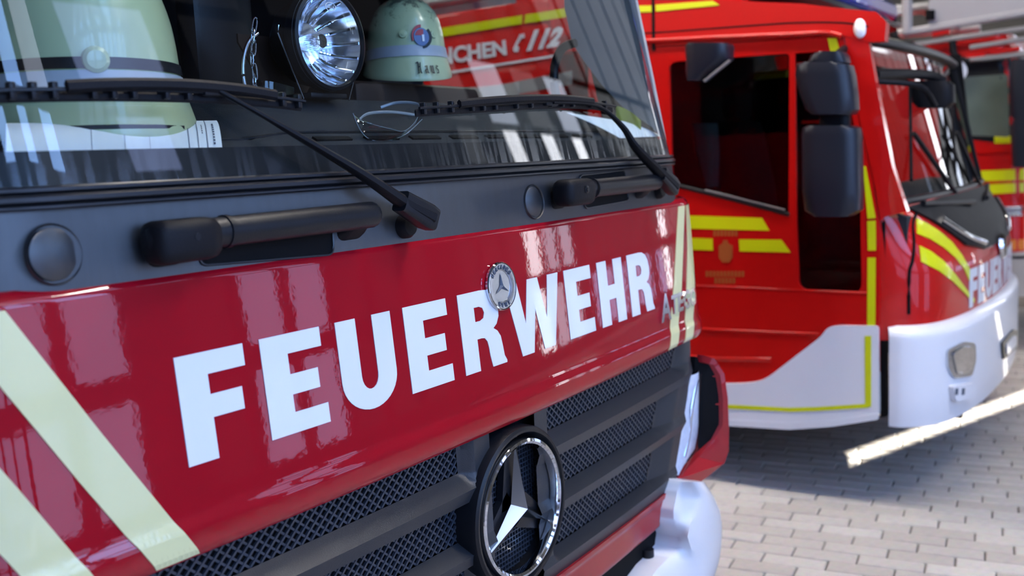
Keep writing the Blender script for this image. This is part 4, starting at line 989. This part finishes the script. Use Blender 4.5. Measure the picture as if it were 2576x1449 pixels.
# kerb mirror and big door mirrors
def hull(name, rows, X, dep, m, par):
    rings = []
    for py, a, b in rows:
        A, B = onx(a, py, X), onx(b, py, X); c = (A+B)/2; hv = (B-A)/2
        rings.append([c+hv*u+Vector((dep*v, 0, 0)) for u, v in rrect(-1, -1, 1, 1, .6, 5)])
    return loft(name, rings, m, par)
mir = hull('door_mirror', [(158, 2030, 2120), (164, 2012, 2142), (190, 2008, 2149), (240, 2020, 2155), (276, 2034, 2157), (288, 2050, 2146)], 2.47, .09, 'mirror_housing', T2)
hull('mirror_cap', [(131, 2066, 2124), (140, 2046, 2132), (158, 2038, 2136), (164, 2050, 2128)], 2.47, .07, 'mirror_housing', mir)
hull('mirror_neck', [(284, 2064, 2138), (324, 2064, 2138)], 2.49, .04, 'rubber', mir)
hull('lower_mirror', [(316, 2040, 2148), (322, 2026, 2162), (340, 2024, 2165), (480, 2026, 2168), (528, 2032, 2166), (542, 2056, 2146)], 2.47, .09, 'mirror_housing', mir)
tube('mirror_arm', [onx(2090, 150, 2.50), onx(2118, 128, 2.62), onx(2125, 122, 2.72)], .018, 'rubber', mir, 8)
tube('mirror_arm', [onx(2100, 500, 2.50), onx(2140, 500, 2.62), onx(2150, 505, 2.71)], .018, 'rubber', mir, 8)
km = hull('kerb_mirror', [(110, 1738, 1836), (118, 1732, 1840), (150, 1734, 1838), (180, 1734, 1800), (204, 1740, 1772)], 2.50, .08, 'mirror_housing', T2)
tube('mirror_edge', [onx(1836, 152, 2.42), onx(1772, 204, 2.42)], .007, 'alu', km, 6)
# cab inside
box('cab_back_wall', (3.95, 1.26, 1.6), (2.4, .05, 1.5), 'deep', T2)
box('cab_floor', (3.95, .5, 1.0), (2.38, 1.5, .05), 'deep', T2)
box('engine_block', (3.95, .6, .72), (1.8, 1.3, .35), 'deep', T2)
for x in (3.3, 4.6):
    st = loft('seat', [[Vector((x+u*wd, .55+v*.08+k, z)) for u, v in rrect(-1, -1, 1, 1, .4, 4)] for z, wd, k in ((1.05, .25, 0), (1.5, .25, .05), (1.8, .22, .1), (1.85, .15, .1))], 'cloth', T2)
    box('headrest', (x, .66, 1.95), (.26, .09, .17), 'cloth', st, .03)
tube('reflected_stripe', [onx(1900, 192, 3.1), onx(1980, 184, 3.1)], .022, 'yellow', T2, 8)  # yellow bar added for a stripe showing in the door glass
hull('grey_bag', [(310, 1745, 1800), (380, 1755, 1805), (470, 1785, 1800)], 3.0, .06, 'teal', T2)
surf('dashboard', lambda x, y: (x, y, 1.36+.10*min(1, (y+.34)/.2)), lin(2.76, 5.14, 9), lin(-.34, .05, 8), 'dash', T2, .3, off=(0, 0, -1))
# nose with black cowl, chevrons and lettering
idx = list(range(i0, i1+1))
nz = surf('front_panel', lambda i, z: nose(i, z), idx, lin(.80, 1.08, 5)+lin(1.10, 1.42, 12), 'red2', T2, .03, off=(0, .6, 0))
NB = bvh_of(nz); NM = pxmap(NB)
def nplate(name, pts, h0, h1, m, par=None, r=0, ml=18):
    return slab(name, fill([roundpoly(pts, r) if r else pts]), NM, h0, h1, m, par or nz, ml)
nplate('yellow_stripe', [(2304, 550), (2330, 562), (2362, 582), (2392, 608), (2418, 640), (2436, 672), (2444, 700), (2440, 712), (2424, 676), (2402, 648), (2372, 622), (2340, 602), (2306, 588)], .001, .004, 'yellow')
nplate('yellow_stripe', [(2312, 618), (2340, 632), (2372, 656), (2402, 690), (2430, 728), (2450, 752), (2448, 762), (2424, 736), (2396, 708), (2362, 682), (2316, 658)], .001, .004, 'yellow')
tube('panel_seam', smoothpath([NM(a, b, .001) for a, b in ((2310, 530), (2296, 560), (2299, 620), (2294, 660), (2287, 690), (2286, 790))], 4), .008, 'deep', nz, 6)
nplate('type_plate', [(2238, 530), (2272, 530), (2272, 548), (2238, 548)], .001, .004, 'gold')
# black cowl strip below the windscreen, with its V-shaped lamp panel
def nosef(x, z):
    for i in range(i0-2, i1+2):
        if PLAN[i].x <= x <= PLAN[i+1].x and PLAN[i+1].x > PLAN[i].x:
            q = (x-PLAN[i].x)/(PLAN[i+1].x-PLAN[i].x); return nose(i, z)*(1-q)+nose(i+1, z)*q
    return nose(i0 if x < 3.95 else i1, z)
cw = slab('cowl', fill([[(2.84, 1.40), (3.02, 1.325), (3.25, 1.19), (3.55, 1.14), (4.35, 1.14), (4.65, 1.19), (4.88, 1.325), (5.06, 1.40), (4.6, 1.417), (3.95, 1.418), (3.3, 1.417)]]), lambda a, b, h: nosef(a, b)+Vector((0, -h, h*.5)), -.02, .012, 'rubber', nz, .12)
for s in (1, -1):
    tube('lamp_strip', smoothpath([nosef(3.95-s*.85, 1.32)+Vector((0, -.016, .01)), nosef(3.95-s*.65, 1.22)+Vector((0, -.018, .01)), nosef(3.95-s*.42, 1.17)+Vector((0, -.018, .008))], 4), .016, 'chrome', cw, 8)
    tube('cowl_rib', [nosef(3.95-s*.95, 1.40)+Vector((0, -.02, .01)), nosef(3.95-s*.2, 1.36)+Vector((0, -.03, .01))], .014, 'black', cw, 8)
lathe('maker_emblem', [(0, .02), (.06, .018), (.07, .0)], nosef(3.95, 1.12)+Vector((0, -.01, 0)), (0, -1, .1), 'chrome', nz, 24)
xx = 3.22
for ch_, wd in zip('FEUERWEHR', (.13, .135, .15, .135, .15, .21, .135, .15, .15)):
    VF = text2d(ch_, 1, .05)
    slab('letter', VF, lambda a, b, h: nosef(xx+a*wd, .885+b*.19)+Vector((0, -h, 0)), .002, .005, 'decal_white', nz, .3); xx += wd+.025
# windscreen of the second engine
def y2w(x, z): return -.355+.165*(z-1.43)/.72+.075*((x-3.95)/1.2)**2
w2 = surf('windscreen', lambda x, z: (x, y2w(x, z), z), lin(2.76, 5.14, 33), lin(1.42, 2.17, 12), 'window_glass', T2, 0)
tube('windscreen_frame', [(x, y2w(x, 2.18)-.005, 2.18) for x in lin(2.74, 5.16, 25)], .028, 'black', w2, 8)
tube('windscreen_frame', [(x, y2w(x, 1.425)-.005, 1.425) for x in lin(2.78, 5.12, 25)], .022, 'black', w2, 8)
for x in (2.775, 5.125): tube('windscreen_frame', [(x, y2w(x, z)-.003, z) for z in lin(1.42, 2.18, 10)], .014, 'black', w2, 6)
tube('mirror_arm', smoothpath([onx(2200, 188, 2.85), onx(2270, 186, 3.2), onx(2340, 190, 3.6), onx(2372, 205, 3.7)], 4), .026, 'rubber', T2, 8)
for x0, x1 in ((3.0, 3.7), (3.85, 4.6)):
    wp = tube('wiper_arm', [(x1, y2w(x1, 1.43)-.03, 1.42), (x0+.2, y2w(x0, 1.7)-.03, 1.74)], .012, 'rubber', T2, 6)
    tube('rubber_blade', [(x0, y2w(x0, 1.5)-.015, 1.52), (x0+.45, y2w(x0, 1.95)-.015, 1.98)], .009, 'rubber', wp, 6)
tube('mirror_arm', smoothpath([(2.80, -.20, 1.98), (2.92, -.36, 1.95), (3.05, -.40, 1.86)], 4), .014, 'rubber', T2, 8)
hull('front_mirror', [(204, 2306, 2388), (213, 2294, 2400), (258, 2298, 2402), (272, 2312, 2386)], 3.6, .07, 'rubber', T2)
lathe('marker_lamp', [(0, .02), (.022, .018), (.036, .006), (.038, -.004)], SM(2165, 70, .0), (-1, -.3, .25), 'white', roofside, 20, scale=(1.25, .8))
# white bumper
def bump(i, z):
    n_ = plan_n(int(i)); p = PLAN[int(i)]+n_*(.045 if z > .5 else .045-.10*(.5-z)); 
    if z > .82: p = p-n_*((z-.82)/.05)**2*.045
    p.z = z; return p
ib = min(i for i, p in enumerate(PLAN) if p.y < -.30)
bp = surf('bumper', bump, list(range(ib, len(PLAN)-ib)), lin(.40, .5, 4)+lin(.56, .80, 6)+lin(.82, .87, 5), 'white', T2, .05, off=(0, .8, 0))
BB = bvh_of(bp); BM = pxmap(BB)
def bplate(name, pts, h0, h1, m, par=None, r=0): return slab(name, fill([roundpoly(pts, r) if r else pts]), BM, h0, h1, m, par or bp, 18)
hl = bplate('headlamp', [(2378, 880), (2420, 858), (2448, 862), (2450, 905), (2440, 945), (2395, 952), (2380, 925)], .002, .012, 'chrome_soft', None, 10)
bplate('lens', [(2388, 888), (2420, 868), (2440, 872), (2442, 905), (2432, 935), (2400, 942)], .014, .02, 'chrome', hl, 10)
bplate('fog_lamp', [(2516, 862), (2545, 828), (2556, 832), (2554, 872), (2520, 905)], .003, .012, 'black', None, 4)
bplate('fog_lens', [(2524, 866), (2544, 842), (2550, 846), (2549, 868), (2526, 892)], .012, .018, 'white', None, 4)
bplate('tow_cover', [(2384, 968), (2440, 962), (2438, 1000), (2390, 1008)], .002, .03, 'white', None, 8)
for k in (0, 1): bplate('slot', [(2388+k*16, 975), (2394+k*16, 974), (2393+k*16, 990), (2387+k*16, 991)], .03, .033, 'ink')
for k, x in enumerate((3.2, 3.9)): box('under_bracket', (x, -.48, .40), (.05, .06, .12), 'deep', T2, .01)
# light bar
lb = loft('light_bar_base', [[Vector((x, .36+u*.17*s_, 2.452+v*.025)) for u, v in rrect(-1, -1, 1, 1, .5, 3)] for x, s_ in ((2.82, .7), (2.92, 1), (5.0, 1), (5.1, .7))], 'black', T2)
loft('blue_dome', [[Vector((x, .36+u*.16*s_, 2.545+v*.07*s_)) for u, v in rrect(-1, -1, 1, 1, .6, 4)] for x, s_ in ((2.84, .7), (2.94, 1), (4.96, 1), (5.06, .7))], 'blue', lb)
# body behind the cab
bd2 = box('body_box', (3.95, 4.25, 1.50), (2.56, 5.6, 2.10), 'red2', T2, .02)
for i in range(3):
    rs = box('roller_shutter', (2.668, 2.30+1.5*i, 1.40), (.02, 1.28, 1.44), 'alu', bd2, .004)
    for k in range(9): box('slat_edge', (2.655, 2.30+1.5*i, .76+k*.155), (.006, 1.28, .012), 'alu', rs)
box('roof_locker', (3.5, 3.3, 2.68), (1.2, 2.4, .22), 'alu', bd2, .02)
tube('roof_ladder', [(2.9, 1.6, 2.66), (2.9, 6.6, 2.66)], .03, 'alu', bd2, 8)
XB = 2.668
def BMp(a, b, h): p = onx(a, b, XB); return Vector((XB-h, p.y, p.z))
for P in ([(1000, 88), (1315, 38), (1313, 60), (1000, 110)], [(1322, 37), (1480, 12), (1480, 34), (1320, 59)]): slab('yellow_stripe', fill([P]), BMp, .0, .004, 'yellow', bd2)
slab('white_line', fill([[(1000, 200), (1400, 137), (1400, 143), (1000, 206)]]), BMp, 0, .004, 'decal_white', bd2)
slab('grey_band', fill([[(1000, 262), (1440, 178), (1440, 212), (1000, 290)]]), BMp, 0, .004, 'alu', bd2)
def qd(P00, P10, P11, P01):
    return lambda a, b, h: BMp(*((Vector(P00)*(1-a)+Vector(P10)*a)*(1-b)+(Vector(P01)*(1-a)+Vector(P11)*a)*b), h)
slab('inscription', text2d('MÜNCHEN', 1, .035), qd((1030, 178), (1275, 138), (1271, 92), (1028, 122)), 0, .004, 'decal_white', bd2)
slab('emergency_number', text2d('112', 1, .055, .25, 1.08), qd((1325, 129), (1408, 116), (1418, 66), (1335, 76)), 0, .004, 'decal_white', bd2)
slab('phone_symbol', fill([[(1293, 130), (1303, 131), (1306, 120), (1301, 114), (1312, 96), (1320, 95), (1319, 84), (1309, 86), (1296, 112), (1292, 122)]]), BMp, 0, .004, 'decal_white', bd2)
for s in (1, -1):
    for y in (1.05, 5.2):
        wl = lathe('wheel', [(.26, -.12), (.44, -.13), (.49, -.10), (.50, 0), (.49, .10), (.44, .13), (.26, .12)], (3.95+s*1.05, y, .50), (s, 0, 0), 'tyre', T2, 40)
        lathe('rim', [(.0, .06), (.10, .06), (.12, .02), (.22, .03), (.26, .11)], (3.95+s*1.05, y, .50), (s, 0, 0), 'alu', wl, 32)
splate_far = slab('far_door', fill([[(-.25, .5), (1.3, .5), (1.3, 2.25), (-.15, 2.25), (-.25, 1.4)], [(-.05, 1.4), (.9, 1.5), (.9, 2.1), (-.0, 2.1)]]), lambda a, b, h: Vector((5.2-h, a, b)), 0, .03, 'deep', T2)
box('chassis', (3.95, 3.2, .55), (.9, 6.0, .22), 'black', T2)

# ================================================================== THIRD FIRE ENGINE
T3 = thing('fire_engine', 'far red ladder fire engine with two yellow stripes, at the right edge behind the others', 'fire engine', (7.9, .3, 0))
X3 = 6.70
cab3 = loft('cab', [[Vector((7.9+u*1.2, .55+v*.95+k, z)) for u, v in rrect(-1, -1, 1, 1, .14, 4)] for z, k in ((.80, 0), (1.2, 0), (1.55, .02), (2.3, .10), (2.5, .16))], 'red2', T3)
B3 = bvh_of(cab3); M3 = pxmap(B3)
def tplate(name, pts, h0, h1, m, par=None, r=0, ml=40): return slab(name, fill([roundpoly(pts, r) if r else pts]), M3, h0, h1, m, par or cab3, ml)
wfr = tplate('window_frame', [(2360, 165), (2600, 140), (2600, 372), (2440, 350), (2400, 352)], .001, .006, 'black', None, 12)
mat('green_pane', (.13, .17, .15), .08, coat=1, var=.35, vscale=3)
tplate('window_pane', [(2404, 196), (2535, 186), (2540, 345), (2425, 340)], .006, .010, 'green_pane', wfr, 10)
hull('mirror', [(150, 2548, 2600), (175, 2540, 2610), (290, 2542, 2610), (300, 2552, 2600), (320, 2544, 2610), (420, 2548, 2610)], 6.45, .10, 'mirror_housing', T3)
tplate('yellow_stripe', [(2400, 432), (2600, 424), (2600, 452), (2400, 458)], .002, .005, 'yellow')
tplate('yellow_stripe', [(2400, 468), (2600, 458), (2600, 482), (2400, 494)], .002, .005, 'yellow')
tplate('yellow_mark', [(2502, 342), (2542, 342), (2542, 360), (2502, 360)], .007, .010, 'yellow')
tplate('orange_line', [(2400, 604), (2600, 602), (2600, 628), (2400, 630)], .002, .006, 'orange')
tplate('panel_ridge', [(2400, 380), (2600, 372), (2600, 380), (2400, 390)], .002, .02, 'red2')
tplate('door_lamp', [(2520, 520), (2600, 515), (2600, 540), (2525, 545)], .002, .02, 'chrome_soft', None, 6)
mat('sill_grey', (.42, .39, .36), .6, var=.08)
loft('sill', [[Vector((7.9+u*1.19, .55+v*.96, z)) for u, v in rrect(-1, -1, 1, 1, .14, 4)] for z in (.44, .50, .77, .80)], 'sill_grey', T3)
loft('sill_seam', [[Vector((7.9+u*1.195, .55+v*.965, z)) for u, v in rrect(-1, -1, 1, 1, .14, 4)] for z in (.745, .765)], 'deep', T3)
slab('windscreen', fill([roundpoly([(6.85, 1.50), (8.95, 1.50), (8.90, 2.28), (6.90, 2.28)], .08)]), lambda a, b, h: Vector((a, -.40+(b-1.5)*.107-h, b)), -.01, .012, 'green_pane', T3)
box('front_grille', (7.9, -.405, 1.12), (1.7, .03, .34), 'black', T3, .01)
for s_ in (1, -1): lathe('headlight', [(0, .02), (.09, .016), (.11, .0)], (7.9+s_*.85, -.42, .63), (0, -1, 0), 'chrome_soft', T3, 24)
box('body_box', (7.9, 4.6, 1.55), (2.45, 5.4, 1.6), 'red2', T3, .03)
for s in (1, -1):
    for y in (1.3, 5.6): lathe('wheel', [(.0, .10), (.26, .11), (.44, .13), (.49, .10), (.50, 0), (.49, -.10), (.44, -.13), (.0, -.12)], (7.9+s*1.05, y, .50), (s, 0, 0), 'tyre', T3, 32)
# ladder cage over its roof
XK = 6.62
def KM(a, b, h): p = onx(a, b, XK); return Vector((XK-h, p.y, p.z))
cage = slab('ladder_cage', fill([[(2345, -60), (2640, -60), (2640, 22), (2480, 48), (2350, 68), (2335, 60), (2336, 20)]]), KM, -.03, 0, 'grey_panel', T3)
def bar(name, pts, r_, m, n_=6): return tube(name, [onx(a, b, XK-.03) for a, b in pts], r_, m, cage, n_)
bar('cage_post', [(2282, -40), (2282, 82)], .040, 'grey_panel')
bar('cage_rail', [(2276, 82), (2350, 70), (2640, 22)], .030, 'grey_panel')
bar('cage_rail', [(2232, 38), (2276, 30)], .020, 'grey_panel')
bar('cage_rail', [(2300, 112), (2380, 100), (2640, 62)], .022, 'alu')
bar('cage_rail', [(2390, 152), (2480, 146), (2640, 130)], .022, 'alu')
bar('cage_rail', [(2440, 120), (2640, 88)], .020, 'alu')
bar('rubber_bumper', smoothpath([onx and p for p in ((2244, 40, 0), (2244, 75, 0), (2252, 100, 0), (2280, 116, 0), (2296, 112, 0))], 1) and [(2244, 40), (2244, 75), (2252, 100), (2272, 114), (2296, 113)], .038, 'rubber', 8)
bar('rubber_bumper', [(2396, 104), (2398, 130), (2410, 150), (2440, 154)], .030, 'rubber', 8)
bar('warning_strip', [(2346, 88), (2390, 80)], .022, 'red2'); bar('warning_strip', [(2430, 146), (2480, 136)], .020, 'red2'); bar('warning_strip', [(2490, 134), (2566, 122)], .016, 'red2')
bar('lock_box', [(2340, 26), (2340, 50)], .035, 'deep')
tube('ladder_beam', [(6.9, .3, 2.78), (6.9, 6.5, 2.95)], .05, 'alu', cage, 8); tube('ladder_beam', [(8.9, .3, 2.78), (8.9, 6.5, 2.95)], .05, 'alu', cage, 8)
for k in range(16): tube('rung', [(6.9, .5+k*.38, 2.79+k*.0103), (8.9, .5+k*.38, 2.79+k*.0103)], .02, 'alu', cage, 6)
dl = lathe('work_lamp', [(0, .03), (.06, .025), (.08, .0), (.07, -.05), (0, -.08)], onx(2412, 180, 6.5), (-.6, -.8, -.1), 'white', T3, 24)
